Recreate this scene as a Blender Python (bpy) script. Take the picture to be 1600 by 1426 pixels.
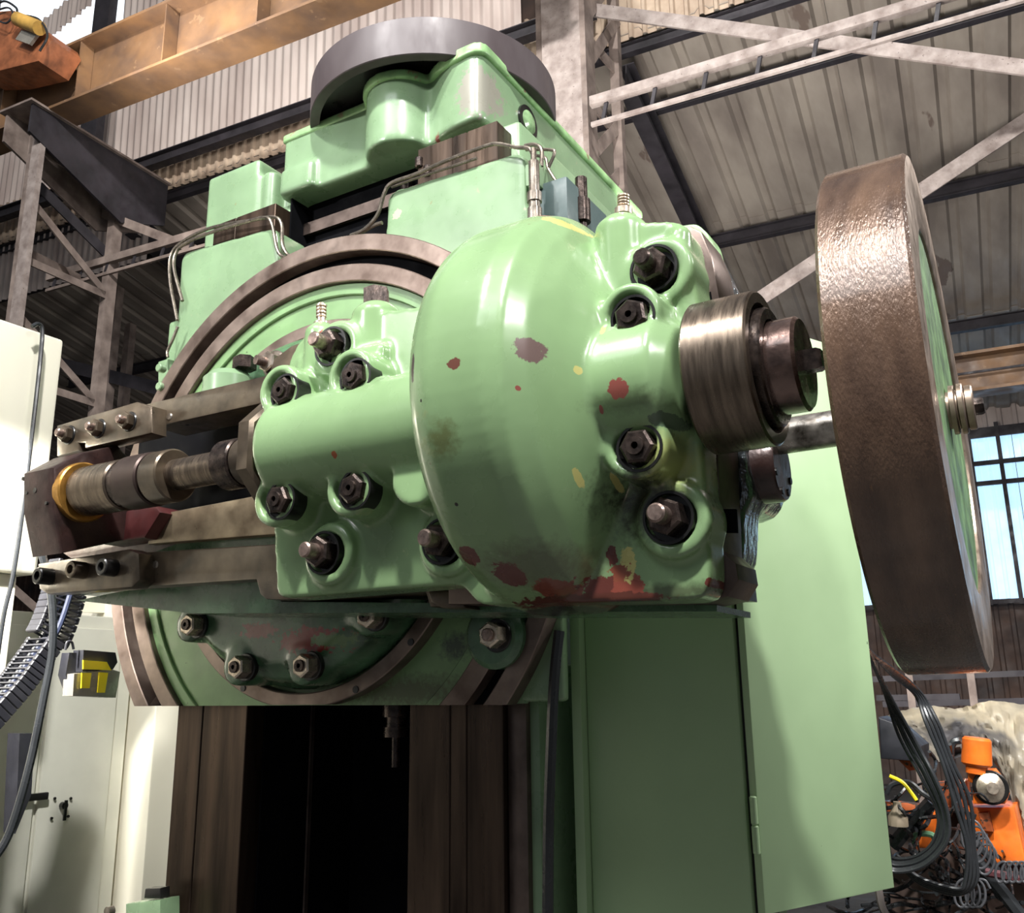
import bpy, bmesh, math, random
from mathutils import Vector, Matrix
random.seed(7)
scene = bpy.context.scene
for o in list(bpy.data.objects): bpy.data.objects.remove(o)
# ------------------------------------------------------------------ camera
F, W, H = 1446.0, 1600.0, 1426.0
YAW, PITCH, ROLL = math.radians(30.8), math.radians(14.2), math.radians(-0.7)
CAM = Vector((0, 0, 1.5))
FW = Vector((-math.sin(YAW)*math.cos(PITCH), math.cos(YAW)*math.cos(PITCH), math.sin(PITCH)))
R0 = Vector((math.cos(YAW), math.sin(YAW), 0)); U0 = R0.cross(FW)
RT = R0*math.cos(ROLL)+U0*math.sin(ROLL); UP = -R0*math.sin(ROLL)+U0*math.cos(ROLL)
cd = bpy.data.cameras.new('camera'); cam = bpy.data.objects.new('camera', cd)
scene.collection.objects.link(cam); scene.camera = cam
cd.sensor_fit = 'HORIZONTAL'; cd.sensor_width = 36; cd.lens = 36*F/W; cd.clip_start = .05; cd.clip_end = 200
cam.matrix_world = Matrix(((RT.x, UP.x, -FW.x, 0), (RT.y, UP.y, -FW.y, 0), (RT.z, UP.z, -FW.z, 1.5), (0, 0, 0, 1)))
# ------------------------------------------------------------------ world, lights, exposure
wd = bpy.data.worlds.new('world'); scene.world = wd; wd.use_nodes = True
wd.node_tree.nodes['Background'].inputs[0].default_value = (.86, .92, 1, 1)
wd.node_tree.nodes['Background'].inputs[1].default_value = 0.1
def area(name, loc, target, size, power, col=(1, 1, 1), sy=None):
    l = bpy.data.lights.new(name, 'AREA'); l.energy = power; l.color = col; l.size = size
    if sy: l.shape = 'RECTANGLE'; l.size_y = sy
    o = bpy.data.objects.new(name, l); scene.collection.objects.link(o); o.location = loc
    o.rotation_euler = (Vector(target)-Vector(loc)).to_track_quat('-Z', 'Y').to_euler(); return o
area('hall_lamp_and_fill', (-3.6, -2.2, 9.8), (-1.7, 2.4, 2.2), .5, 390, (1, .99, .96))
area('hall_lamp_and_fill', (.9, -1.9, 9.8), (-1.5, 2.4, 2.2), .5, 960, (1, .99, .96))
area('hall_lamp_and_fill', (2.9, .6, 5.6), (-.6, 2.8, 2.0), .6, 75, (1, .98, .97))
area('hall_lamp_and_fill', (2.0, 4.6, 4.6), (.2, 6.4, 1.2), .8, 170, (1, .98, .95))  # unseen fill light added to brighten the orange machine's corner
area('daylight_and_fill', (-3, -5.5, 10.5), (-3, 5, 4), 6, 200, (.95, .98, 1), 3)
area('daylight_and_fill', (-2.6, 5.6, 3.2), (-1.0, 10, 7), 2.5, 220, (1, .97, .94))  # upward fill light added behind the column to brighten the roof
area('hall_lamp_and_fill', (-6.4, 4.0, 6.9), (-4.6, 7.3, 8.8), 1.5, 80, (1, .95, .9))
hl = bpy.data.lights.new('fill_spot', 'SPOT'); hl.energy = 1250; hl.spot_size = math.radians(29); hl.spot_blend = .7; hl.shadow_soft_size = .15; hl.color = (1, .99, .97)  # added fill spot that brightens only the upper machine
ho = bpy.data.objects.new('fill_spot', hl); scene.collection.objects.link(ho); ho.location = (-5.6, -4.6, 6.0)
ho.rotation_euler = (Vector((-2.4, 3.1, 3.8))-ho.location).to_track_quat('-Z', 'Y').to_euler()
sl = bpy.data.lights.new('cabinet_fill', 'SPOT'); sl.energy = 620; sl.spot_size = math.radians(62); sl.spot_blend = .5; sl.shadow_soft_size = .06; sl.color = (1, .98, .92)  # unseen fill spot added to brighten the cream cabinets
so = bpy.data.objects.new('cabinet_fill', sl); scene.collection.objects.link(so); so.location = (-3.95, 1.5, 2.9)
so.rotation_euler = (Vector((-5.15, 4.1, 1.0))-so.location).to_track_quat('-Z', 'Y').to_euler()
scene.view_settings.view_transform = 'Standard'; scene.view_settings.look = 'None'
scene.view_settings.exposure = 0.66; scene.view_settings.gamma = 1; scene.view_settings.use_curve_mapping = False
# ------------------------------------------------------------------ pixel rays -> points on real planes
def ray(x, y): return FW*F + RT*(x-W/2) - UP*(y-H/2)
def PY(x, y, Y): r = ray(x, y); return CAM + r*(Y/r.y)
def PX(x, y, X): r = ray(x, y); return CAM + r*(X/r.x)
def PZ(x, y, Z): r = ray(x, y); return CAM + r*((Z-1.5)/r.z)
XB = Vector((.9965, .0837, 0)); YB = Vector((-.0837, .9965, 0))       # the hall's own axes
def B(x, y, z): return XB*x + YB*y + Vector((0, 0, z))
def PB(x, y, yb): r = ray(x, y); return CAM + r*(yb/r.dot(YB))
def PBl(x, y, yb): p = PB(x, y, yb); return Vector((p.dot(XB), yb, p.z))
# ------------------------------------------------------------------ mesh helpers
def bx(bm, x0, x1, y0, y1, z0, z1, bev=0, seg=2, M=None):
    r = bmesh.ops.create_cube(bm, size=1)
    vs = r['verts']
    for v in vs: v.co = Vector(((x0+x1)/2+v.co.x*(x1-x0), (y0+y1)/2+v.co.y*(y1-y0), (z0+z1)/2+v.co.z*(z1-z0)))
    if bev:
        es = list({e for v in vs for e in v.link_edges})
        q = bmesh.ops.bevel(bm, geom=es, offset=bev, segments=seg, affect='EDGES', profile=.5); 
        vs = list({v for f in q['faces'] for v in f.verts} | {v for v in vs if v.is_valid})
    if M: bmesh.ops.transform(bm, matrix=M, verts=vs)
    return vs
def frame(p0, p1):
    d = (Vector(p1)-Vector(p0)); z = d.normalized()
    a = Vector((0, 0, 1)) if abs(z.z) < .9 else Vector((1, 0, 0))
    x = a.cross(z).normalized(); y = z.cross(x)
    return Matrix(((x.x, y.x, z.x, p0[0]), (x.y, y.y, z.y, p0[1]), (x.z, y.z, z.z, p0[2]), (0, 0, 0, 1))), d.length
def lathe(bm, p0, p1, prof, seg=48, rot=0):
    """profile [(t along p0->p1 in metres, radius)]; closed where radius is 0"""
    M, L = frame(p0, p1); rings = []
    for t, r in prof:
        if r < 1e-6: rings.append([bm.verts.new(M @ Vector((0, 0, t)))])
        else: rings.append([bm.verts.new(M @ Vector((r*math.cos(2*math.pi*k/seg+rot), r*math.sin(2*math.pi*k/seg+rot), t))) for k in range(seg)])
    for a, b in zip(rings, rings[1:]):
        for k in range(seg):
            q = (k+1) % seg
            if len(a) == 1 and len(b) == 1: continue
            if len(a) == 1: bm.faces.new((a[0], b[q], b[k]))
            elif len(b) == 1: bm.faces.new((a[k], a[q], b[0]))
            else: bm.faces.new((a[k], a[q], b[q], b[k]))
def cyl(bm, p0, p1, r, seg=32, bev=0, rot=0, r2=None):
    L = (Vector(p1)-Vector(p0)).length; r2 = r if r2 is None else r2
    if bev: pr = [(0, 0), (0, r-bev), (bev, r), (L-bev, r2), (L, r2-bev), (L, 0)]
    else: pr = [(0, 0), (0, r), (L, r2), (L, 0)]
    lathe(bm, p0, p1, pr, seg, rot)
def prism(bm, pts, depth, bev=0, seg=2):
    """pts: 3-D outline in a plane, extruded along the vector depth"""
    a = [bm.verts.new(p) for p in pts]; b = [bm.verts.new(Vector(p)+Vector(depth)) for p in pts]
    n = len(a); fs = [bm.faces.new(a), bm.faces.new(b[::-1])]
    for k in range(n): fs.append(bm.faces.new((a[k], b[k], b[(k+1) % n], a[(k+1) % n])))
    bmesh.ops.recalc_face_normals(bm, faces=fs)
    if bev:
        es = list({e for f in fs[:1] for e in f.edges})
        bmesh.ops.bevel(bm, geom=es, offset=bev, segments=seg, affect='EDGES', profile=.5)
def prY(bm, px, Y, dy, bev=0, seg=2): prism(bm, [PY(x, y, Y) for x, y in px], (0, dy, 0), bev, seg)
def rounded(pts, r, n=4):
    out = []
    for i, p in enumerate(pts):
        a, b = Vector(pts[i-1]), Vector(pts[(i+1) % len(pts)]); p = Vector(p)
        da, db = a-p, b-p; ra = min(r, da.length*.45); rb = min(r, db.length*.45)
        s, e = p+da.normalized()*ra, p+db.normalized()*rb
        for k in range(n+1):
            t = k/n; out.append(s*(1-t)**2+p*2*t*(1-t)+e*t*t)
    return out
def spline(pts, n=8):
    P = [Vector(p) for p in pts]; P = [P[0]*2-P[1]]+P+[P[-1]*2-P[-2]]; out = []
    for i in range(1, len(P)-2):
        for k in range(n):
            t = k/n; a, b, c, d = P[i-1:i+3]
            out.append(.5*((2*b)+(c-a)*t+(2*a-5*b+4*c-d)*t*t+(3*b-a-3*c+d)*t**3))
    out.append(P[-2]); return out
def tube(bm, pts, r, seg=8, n=8):
    pts = spline(pts, n) if n else [Vector(p) for p in pts]; rings = []; up = None
    for i, p in enumerate(pts):
        d = (pts[min(i+1, len(pts)-1)]-pts[max(i-1, 0)]).normalized()
        if up is None: up = Vector((0, 0, 1)) if abs(d.z) < .9 else Vector((1, 0, 0))
        x = up.cross(d).normalized(); up = d.cross(x)
        rings.append([bm.verts.new(p+(x*math.cos(2*math.pi*k/seg)+up*math.sin(2*math.pi*k/seg))*r) for k in range(seg)])
    for a, b in zip(rings, rings[1:]):
        for k in range(seg): bm.faces.new((a[k], a[(k+1) % seg], b[(k+1) % seg], b[k]))
    bm.faces.new(rings[0][::-1]); bm.faces.new(rings[-1])
def bar(bm, p0, p1, w, h, roll=0):
    """rectangular bar between two points; w sideways, h upwards"""
    M, L = frame(p0, p1); M = M @ Matrix.Rotation(roll, 4, 'Z')
    bx(bm, -w/2, w/2, -h/2, h/2, 0, L, M=M)
def ibeam(bm, p0, p1, w, h, t=.02):
    M, L = frame(p0, p1)
    bx(bm, -w/2, w/2, h/2-t, h/2, 0, L, M=M); bx(bm, -w/2, w/2, -h/2, -h/2+t, 0, L, M=M); bx(bm, -t/2, t/2, -h/2+t, h/2-t, 0, L, M=M)
def hexn(bm, p0, p1, r, rot=0):
    L = (Vector(p1)-Vector(p0)).length; c = r*.12
    lathe(bm, p0, p1, [(0, 0), (0, r), (L-c, r), (L, r-c*1.3), (L, 0)], 6, rot)
def clip(bm, co, no):
    g = bm.verts[:]+bm.edges[:]+bm.faces[:]
    r = bmesh.ops.bisect_plane(bm, geom=g, plane_co=co, plane_no=no, clear_outer=True)
    es = [e for e in r['geom_cut'] if isinstance(e, bmesh.types.BMEdge)]
    if es: bmesh.ops.holes_fill(bm, edges=[e for e in bm.edges if e.is_boundary], sides=0)
N = bmesh.new
def world_origin(o):
    p = Vector(o.location); q = o.parent
    while q: p += Vector(q.location); q = q.parent
    return p
def smooth_mesh(me, ang=35):
    for p in me.polygons: p.use_smooth = True
    me.set_sharp_from_angle(angle=math.radians(ang))
def obj(name, bm, m, parent=None, label=None, kind=None, ang=35, origin=None):
    bmesh.ops.recalc_face_normals(bm, faces=bm.faces[:])
    xs = [v.co for v in bm.verts]
    lo = Vector([min(c[i] for c in xs) for i in range(3)]); hi = Vector([max(c[i] for c in xs) for i in range(3)])
    c = Vector(origin) if origin else (lo+hi)/2
    for v in bm.verts: v.co -= c
    me = bpy.data.meshes.new(name); bm.to_mesh(me); bm.free(); smooth_mesh(me, ang)
    me.materials.append(m)
    o = bpy.data.objects.new(name, me); scene.collection.objects.link(o)
    if parent: o.parent = parent; o.location = c-world_origin(parent)
    else: o.location = c
    if label: o['label'] = label
    if kind: o['kind'] = kind
    return o
def cast(name, bms, m, parent, voxel=.009, it=6, label=None, fac=.6):
    """fuse closed shells into one casting with soft fillets"""
    big = N()
    for b in bms:
        bmesh.ops.recalc_face_normals(b, faces=b.faces[:])
        me = bpy.data.meshes.new('t'); b.to_mesh(me); b.free(); big.from_mesh(me); bpy.data.meshes.remove(me)
    o = obj(name, big, m, parent, label)
    r = o.modifiers.new('r', 'REMESH'); r.mode = 'VOXEL'; r.voxel_size = voxel
    s = o.modifiers.new('s', 'SMOOTH'); s.factor = fac; s.iterations = it
    dg = bpy.context.evaluated_depsgraph_get(); dg.update()
    me = bpy.data.meshes.new_from_object(o.evaluated_get(dg)); o.modifiers.clear(); o.data = me; me.name = name
    for p in me.polygons: p.use_smooth = True
    return o
def thing(name, label, cat, loc=(0, 0, 0), group=None, kind=None):
    o = bpy.data.objects.new(name, None); scene.collection.objects.link(o); o.location = loc; o.empty_display_size = .1
    o['label'] = label; o['category'] = cat
    if group: o['group'] = group
    if kind: o['kind'] = kind
    return o
def tag(o, label, cat, group=None):
    o['label'] = label; o['category'] = cat
    if group: o['group'] = group
    return o
def setting(name, loc=(0, 0, 0)):
    o = bpy.data.objects.new(name, None); scene.collection.objects.link(o); o.location = loc; o['kind'] = 'structure'; return o
def clone(o, parent, delta=(0, 0, 0)):
    c = o.copy(); scene.collection.objects.link(c); c.parent = parent; c.location = Vector(o.location)+Vector(delta)
    for ch in list(o.children): clone(ch, c)
    return c
# ------------------------------------------------------------------ materials
def mat(name, col, rough=.5, metal=0, vary=.15, scale=6, bump=.0, bscale=40, spec=.5, coat=0, cols=None, stretch=None,
        specks=None, chips_and_shade=None, emit=None, alpha=None, bd=.0025):
    m = bpy.data.materials.new(name); m.use_nodes = True; nt = m.node_tree; nd = nt.nodes; lk = nt.links
    bs = nd['Principled BSDF']; bs.inputs['Roughness'].default_value = rough; bs.inputs['Metallic'].default_value = metal
    bs.inputs['Specular IOR Level'].default_value = spec; bs.inputs['Coat Weight'].default_value = coat; bs.inputs['Coat Roughness'].default_value = .12
    geo = nd.new('ShaderNodeNewGeometry'); mp = nd.new('ShaderNodeMapping')
    lk.new(geo.outputs['Position'], mp.inputs[0])
    if stretch: mp.inputs['Scale'].default_value = stretch
    def noise(s, det=4, rg=.55, src=mp):
        n = nd.new('ShaderNodeTexNoise'); n.inputs['Scale'].default_value = s; n.inputs['Detail'].default_value = det
        n.inputs['Roughness'].default_value = rg; lk.new(src.outputs[0], n.inputs['Vector']); return n
    def ramp(src, a, b, ca=(0, 0, 0, 1), cb=(1, 1, 1, 1)):
        r = nd.new('ShaderNodeValToRGB'); r.color_ramp.elements[0].position = a; r.color_ramp.elements[1].position = b
        r.color_ramp.elements[0].color = ca; r.color_ramp.elements[1].color = cb; lk.new(src, r.inputs[0]); return r
    c2 = cols or [tuple(max(0, x*(1-vary)) for x in col), tuple(min(1, x*(1+vary)) for x in col)]
    r = ramp(noise(scale).outputs[0], .32, .68, (*c2[0], 1), (*c2[1], 1)); cur = r.outputs[0]
    def mix(fac, colr):
        nonlocal cur
        mx = nd.new('ShaderNodeMix'); mx.data_type = 'RGBA'; lk.new(fac, mx.inputs[0]); lk.new(cur, mx.inputs[6])
        mx.inputs[7].default_value = (*colr, 1); cur = mx.outputs[2]; return mx
    rf = None
    for sp in specks or []:                               # (scale, threshold, colour)
        q = ramp(noise(sp[0], 5, .6).outputs[0], sp[1], sp[1]+.02); mix(q.outputs[0], sp[2])
    hgt = None
    if chips_and_shade:
        nz = noise(42, 6, .65); nz2 = nd.new('ShaderNodeVectorMath'); nz2.operation = 'SUBTRACT'; lk.new(nz.outputs['Color'], nz2.inputs[0]); nz2.inputs[1].default_value = (.5, .5, .5)
        for (c, s, colr, amt, *soft) in chips_and_shade:
            v = nd.new('ShaderNodeVectorMath'); v.operation = 'SUBTRACT'; lk.new(geo.outputs['Position'], v.inputs[0]); v.inputs[1].default_value = c
            w = nd.new('ShaderNodeVectorMath'); w.operation = 'DIVIDE'; lk.new(v.outputs[0], w.inputs[0]); w.inputs[1].default_value = s
            k = nd.new('ShaderNodeVectorMath'); k.operation = 'MULTIPLY_ADD'; lk.new(nz2.outputs[0], k.inputs[0]); k.inputs[1].default_value = (amt,)*3; lk.new(w.outputs[0], k.inputs[2])
            ln = nd.new('ShaderNodeVectorMath'); ln.operation = 'LENGTH'; lk.new(k.outputs[0], ln.inputs[0])
            sf = soft[0] if soft else .04
            q = ramp(ln.outputs['Value'], max(0, .8-sf) if sf < .5 else .35, .82+sf*.3, (1, 1, 1, 1), (0, 0, 0, 1))
            if sf > .2: q.color_ramp.elements[0].color = (.85, .85, .85, 1)
            mix(q.outputs[0], colr)
    lk.new(cur, bs.inputs['Base Color'])
    rr = ramp(noise(scale*2.3).outputs[0], .3, .7, (rough*.75,)*3+(1,), (min(1, rough*1.3),)*3+(1,)); lk.new(rr.outputs[0], bs.inputs['Roughness'])
    if bump:
        b = nd.new('ShaderNodeBump'); b.inputs['Strength'].default_value = bump; b.inputs['Distance'].default_value = bd
        lk.new(noise(bscale, 3).outputs[0], b.inputs['Height']); lk.new(b.outputs[0], bs.inputs['Normal'])
    if emit: bs.inputs['Emission Color'].default_value = (*emit[0], 1); bs.inputs['Emission Strength'].default_value = emit[1]
    if alpha: bs.inputs['Alpha'].default_value = alpha
    return m
RUST = (.12, .032, .024); PRIM = (.25, .07, .055); YEL = (.5, .47, .17); DARK = (.02, .018, .015); OIL = (.05, .055, .025); STEEL = (.22, .17, .15)
G = (.225, .35, .17)
def Cy(x, y, Y): p = PY(x, y, Y); return (p.x, p.y, p.z)
K_ = .7
chips_and_shade = [(Cy(703, 690, 1.83), (.06, K_, .06), (.12, .14, .05), 1.6, .6), (Cy(1040, 720, 2.1), (.09, K_, .09), (.33, .36, .12), 1.0, .6), (Cy(985, 790, 2.12), (.1, K_, .11), (.025, .022, .016), 1.4, .6), (Cy(1000, 770, 2.12), (.1, K_, .06), (.03, .028, .02), 1.4, .6),
         (Cy(1000, 640, 2.1), (.12, K_, .035), (.12, .17, .08), 1.2, .6), (Cy(1020, 925, 2.17), (.3, K_, .03), (.05, .06, .03), .8, .6), (Cy(540, 932, 2.17), (.3, K_, .018), (.07, .1, .05), .6, .6),
         (Cy(820, 880, 1.98), (.2, K_, .07), (.11, .13, .07), 1.0, .6),  # grime plus painted shade darkening the bottom of the bulge
         (Cy(730, 868, 1.98), (.04, K_, .03), RUST, 1.1), (Cy(775, 893, 1.98), (.06, K_, .032), RUST, 1.2), (Cy(825, 912, 1.98), (.07, K_, .03), (.2, .05, .03), 1.2), (Cy(885, 905, 1.98), (.08, K_, .04), RUST, 1.4), (Cy(945, 912, 2.05), (.06, K_, .05), (.25, .06, .04), 1.5),
         (Cy(860, 930, 1.98), (.3, K_, .028), (.1, .03, .02), .9), (Cy(840, 942, 1.98), (.4, K_, .02), (.035, .03, .025), .7), (Cy(925, 868, 1.98), (.03, K_, .06), YEL, 1.3), (Cy(912, 880, 1.98), (.04, K_, .035), (.25, .07, .04), 2.2), (Cy(858, 840, 1.85), (.022, K_, .04), RUST, 1.3),
         (Cy(811, 537, 1.8), (.03, K_, .04), (.15, .1, .09), 1.1), (Cy(727, 578, 1.82), (.024, K_, .02), (.13, .05, .035), 1.2), (Cy(671, 588, 1.86), (.01, K_, .05), (.07, .05, .045), 1.0),
         (Cy(965, 606, 2.0), (.034, K_, .032), PRIM, 1.3), (Cy(857, 550, 1.82), (.009, K_, .015), YEL, 1.0), (Cy(801, 602, 1.8), (.006, K_, .008), PRIM, .8), (Cy(843, 722, 1.82), (.008, K_, .028), YEL, 1.0),
         (Cy(922, 500, 1.97), (.008, K_, .022), YEL, 1.0), (Cy(926, 632, 1.97), (.007, K_, .014), PRIM, .8), (Cy(918, 735, 1.97), (.008, K_, .028), YEL, .9), (Cy(905, 372, 2.2), (.05, K_, .022), YEL, 1.5), (Cy(880, 362, 2.2), (.025, K_, .012), PRIM, 1.3),
         (Cy(516, 708, 2.0), (.012, K_, .012), (.3, .08, .03), 1.1), (Cy(405, 744, 2.05), (.009, K_, .007), (.3, .08, .03), .8), (Cy(1022, 645, 2.0), (.045, K_, .022), (.1, .15, .09), 1.0), (Cy(1105, 908, 2.17), (.016, K_, .014), RUST, 1.1),
         (Cy(722, 790, 1.9), (.006, K_, .006), DARK, 1), (Cy(690, 640, 1.87), (.004, K_, .006), DARK, 1), (Cy(668, 540, 1.87), (.004, K_, .006), DARK, 1), (Cy(505, 520, 2.17), (.012, K_, .016), PRIM, 1.0)]
paint = mat('green_enamel_paint', G, .26, vary=.1, scale=3, bump=.12, bscale=14, coat=.35, chips_and_shade=chips_and_shade, specks=[(38, .74, (.12, .1, .04)), (5, .68, (.26, .36, .17))])
gchips = [(Cy(735, 130, 3.0), (.13, .3, .16), (.25, .24, .2), 1.6), (Cy(655, 195, 2.95), (.03, .2, .06), PRIM, 1.2), (Cy(620, 335, 2.95), (.03, .2, .03), (.45, .4, .3), 1.6),
          (Cy(640, 245, 3.0), (.3, .3, .035), (.1, .1, .05), 1.5, .6)]
paint2 = mat('worn_green_enamel', (.19, .29, .165), .3, vary=.12, scale=4, bump=.15, bscale=10, coat=.3, specks=[(22, .70, (.2, .2, .1)), (9, .70, (.3, .3, .2))], chips_and_shade=gchips)
pedge = mat('green_enamel_with_worn_edge', (.26, .44, .2), .35, vary=.35, scale=9, bump=.2, bscale=20, specks=[(14, .62, (.25, .2, .12))])
door_paint = mat('smooth_green_cabinet_paint', (.34, .48, .27), .45, vary=.06, scale=2, bump=.05, specks=[(26, .765, (.05, .05, .03))])
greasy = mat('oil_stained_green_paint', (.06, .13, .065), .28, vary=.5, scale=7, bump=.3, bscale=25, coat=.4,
             chips_and_shade=[(Cy(500, 1000, 2.75), (.2, .3, .06), (.22, .03, .025), 2.2), (Cy(420, 985, 2.75), (.13, .3, .035), (.22, .05, .04), 2.4), (Cy(530, 1000, 2.75), (.12, .3, .03), (.12, .2, .08), 2.6)])
disc_paint = mat('disc_green_paint', (.17, .29, .13), .4, vary=.15, scale=5, bump=.1, specks=[(20, .70, (.05, .06, .03))],
                 chips_and_shade=[(Cy(718, 1010, 2.95), (.09, .3, .07), (.03, .04, .04), 1.6, .5), (Cy(640, 1080, 2.95), (.5, .3, .08), (.06, .07, .03), 1.5, .7)])
steel = mat('machined_dark_steel', (.1, .075, .065), .38, .75, vary=.3, scale=5, stretch=(1, 1, 1), bump=.12, bscale=60, cols=[(.075, .055, .048), (.2, .15, .13)])
rail = mat('slideway_steel', (.06, .04, .03), .32, .7, scale=2.2, stretch=(6, 6, .5), cols=[(.026, .017, .012), (.1, .066, .047)], bump=.12, bscale=8)
ringm = mat('machined_ring_steel', (.16, .11, .09), .4, .65, scale=6, cols=[(.1, .068, .055), (.26, .2, .17)], bump=.1)
armm = mat('oily_brown_steel', (.13, .09, .05), .36, .6, scale=7, cols=[(.045, .032, .022), (.17, .13, .09)], bump=.25, bscale=30, coat=.3)
black = mat('black_oxide', (.012, .011, .011), .35, .3, vary=.4, coat=.3)
void = mat('recess_shade_black', (.004, .004, .005), .9, vary=.3, spec=.05)  # near-black colour standing for shade in recesses, slots and hollows
nutm = mat('dark_nut_steel', (.035, .026, .024), .28, .7, scale=30, cols=[(.02, .015, .014), (.09, .065, .055)], bump=.2, bscale=80)
studm = mat('bright_stud_steel', (.3, .22, .19), .32, .8, vary=.4, scale=40)
bright = mat('ground_steel', (.3, .26, .22), .28, .8, scale=8, cols=[(.13, .1, .075), (.42, .37, .32)], stretch=(2, 1, 1), bump=.1, bscale=50)
collarm = mat('turned_collar_steel', (.2, .15, .1), .3, .85, scale=6, cols=[(.09, .07, .055), (.22, .17, .13)], stretch=(9, 1, 1), bump=.15, bscale=12)
flym = mat('lacquered_brown_flywheel_steel', (.14, .07, .04), .27, .35, scale=4, cols=[(.06, .034, .024), (.16, .095, .062)], bump=.9, bscale=70, coat=.6, stretch=(3, 1, 1), specks=[(30, .7, (.18, .1, .05))])
flyface = mat('flywheel_face_steel', (.34, .25, .2), .35, .8, scale=10, cols=[(.2, .14, .1), (.42, .33, .27)])
flyweb = mat('flywheel_web_paint', (.1, .22, .08), .5, scale=9, cols=[(.03, .07, .03), (.17, .32, .12)], bump=.3)
drum_m = mat('drum_steel', (.17, .12, .12), .5, .1, scale=3, cols=[(.05, .036, .038), (.082, .066, .07)], stretch=(1, 1, .4))
bronze = mat('bronze_bush', (.5, .26, .06), .35, .8, vary=.3, scale=14)
blockm = mat('brown_casting', (.05, .028, .026), .35, .35, scale=9, cols=[(.028, .014, .013), (.07, .036, .032)], bump=.9, bscale=26, coat=.35)
oilsteel = mat('oily_casting', (.1, .13, .15), .16, .8, scale=14, cols=[(.02, .022, .025), (.3, .34, .38)], bump=.8, bscale=30, coat=.6, stretch=(1, 1, .5), bd=.02)
sheet = mat('grey_roof_sheet', (.2, .17, .14), .7, scale=2.5, cols=[(.2, .165, .14), (.36, .31, .26)], stretch=(1, .3, 1), specks=[(1.6, .66, (.15, .11, .09))])
wsheet = mat('pale_wall_sheet', (.5, .45, .4), .65, scale=1.4, cols=[(.36, .28, .25), (.6, .51, .46)], stretch=(1.5, 1, .35))
tansheet = mat('tan_fascia_sheet', (.4, .3, .22), .7, scale=3, cols=[(.26, .18, .13), (.5, .39, .29)])
rsteel = mat('dusty_brown_structural_steel', (.17, .13, .11), .7, scale=5, cols=[(.11, .08, .068), (.27, .21, .18)], bump=.1)
psteel = mat('dusty_pale_structural_steel', (.42, .35, .31), .7, scale=8, cols=[(.17, .13, .115), (.34, .285, .26)], bump=.3, bscale=60, specks=[(40, .66, (.1, .07, .06))])
dsteel = mat('dark_structural_steel', (.022, .018, .022), .65, vary=.4, scale=4)
crane = mat('ochre_crane_paint', (.3, .17, .07), .6, scale=2.2, cols=[(.1, .06, .04), (.24, .13, .06)], bump=.1, specks=[(7, .64, (.22, .13, .07))])
orange = mat('orange_machine_paint', (.8, .16, .015), .4, vary=.25, scale=7, coat=.2, specks=[(15, .66, (.15, .03, .01))])
dorange = mat('grimy_orange_paint', (.3, .07, .02), .5, vary=.5, scale=8, specks=[(12, .55, (.05, .03, .02))])
cream = mat('cream_enamel', (.8, .76, .64), .4, vary=.03, scale=2)
creamd = mat('cream_grey_enamel', (.7, .69, .6), .45, vary=.06, scale=3, specks=[(30, .77, (.1, .1, .09))])
rubber = mat('black_cable_rubber', (.025, .027, .03), .26, vary=.2)
chainm = mat('black_plastic', (.02, .02, .026), .45, vary=.3)
yellow = mat('yellow_plastic', (.9, .72, .02), .4, vary=.05)
grey = mat('smoked_plastic', (.24, .22, .19), .25, vary=.1)
tarp = mat('dirty_plastic_sheet', (.6, .52, .38), .38, scale=2.2, cols=[(.12, .115, .12), (.78, .68, .5)], bump=1, bscale=9, coat=.3)
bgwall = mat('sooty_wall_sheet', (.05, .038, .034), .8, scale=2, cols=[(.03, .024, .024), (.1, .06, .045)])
lit_panel = mat('translucent_sheet', (.3, .42, .52), .4, vary=.2, scale=3, emit=((.42, .68, .98), .75))
floorm = mat('concrete_floor', (.045, .042, .04), .6, vary=.3, scale=3, bump=.1)
copper = mat('oil_pipe_metal', (.2, .17, .14), .3, .8, vary=.3, scale=20)

# ================================================================== THE HALL
o = N(); bx(o, -26, 6, -8, 24, -.1, 0); obj('floor', o, floorm, kind='structure')
def corr(origin, u, v, width, length, pitch, depth, m, name, parent, trap=True):
    """one corrugated sheet: u across the waves, v along them"""
    bm = N(); u = Vector(u).normalized(); v = Vector(v).normalized(); n = u.cross(v).normalized(); prof = []
    k = int(round(width/pitch))
    for i in range(k):
        x = i*pitch
        prof += ([(x, 0), (x+pitch*.58, 0), (x+pitch*.68, depth), (x+pitch*.9, depth)] if trap else [(x+pitch*j/8, depth*.5*(1-math.cos(2*math.pi*j/8))) for j in range(8)])
    prof.append((k*pitch, 0)); th = .006
    for a, b in zip(prof, prof[1:]):
        q = []
        for (x, h) in (a, b):
            for L in (0, length):
                for t in (0, th): q.append(bm.verts.new(origin+u*x+v*L+n*(h+t)))
        a0, a1, a2, a3, b0, b1, b2, b3 = q
        for f in ((a0, b0, b2, a2), (a1, a3, b3, b1), (a0, a1, b1, b0), (a2, b2, b3, a3)): bm.faces.new(f)
    bmesh.ops.remove_doubles(bm, verts=bm.verts[:], dist=1e-4)
    return obj(name, bm, m, parent, ang=25)
p0 = PB(992, 57, 7.5); z0 = p0.z
slope = Vector((0, .977, -.198)).normalized()
SD = (YB*slope.y + Vector((0, 0, slope.z))).normalized()
ceiling = setting('ceiling', B(-4, 12, 6))
xb = -23.65
i = 0
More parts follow.
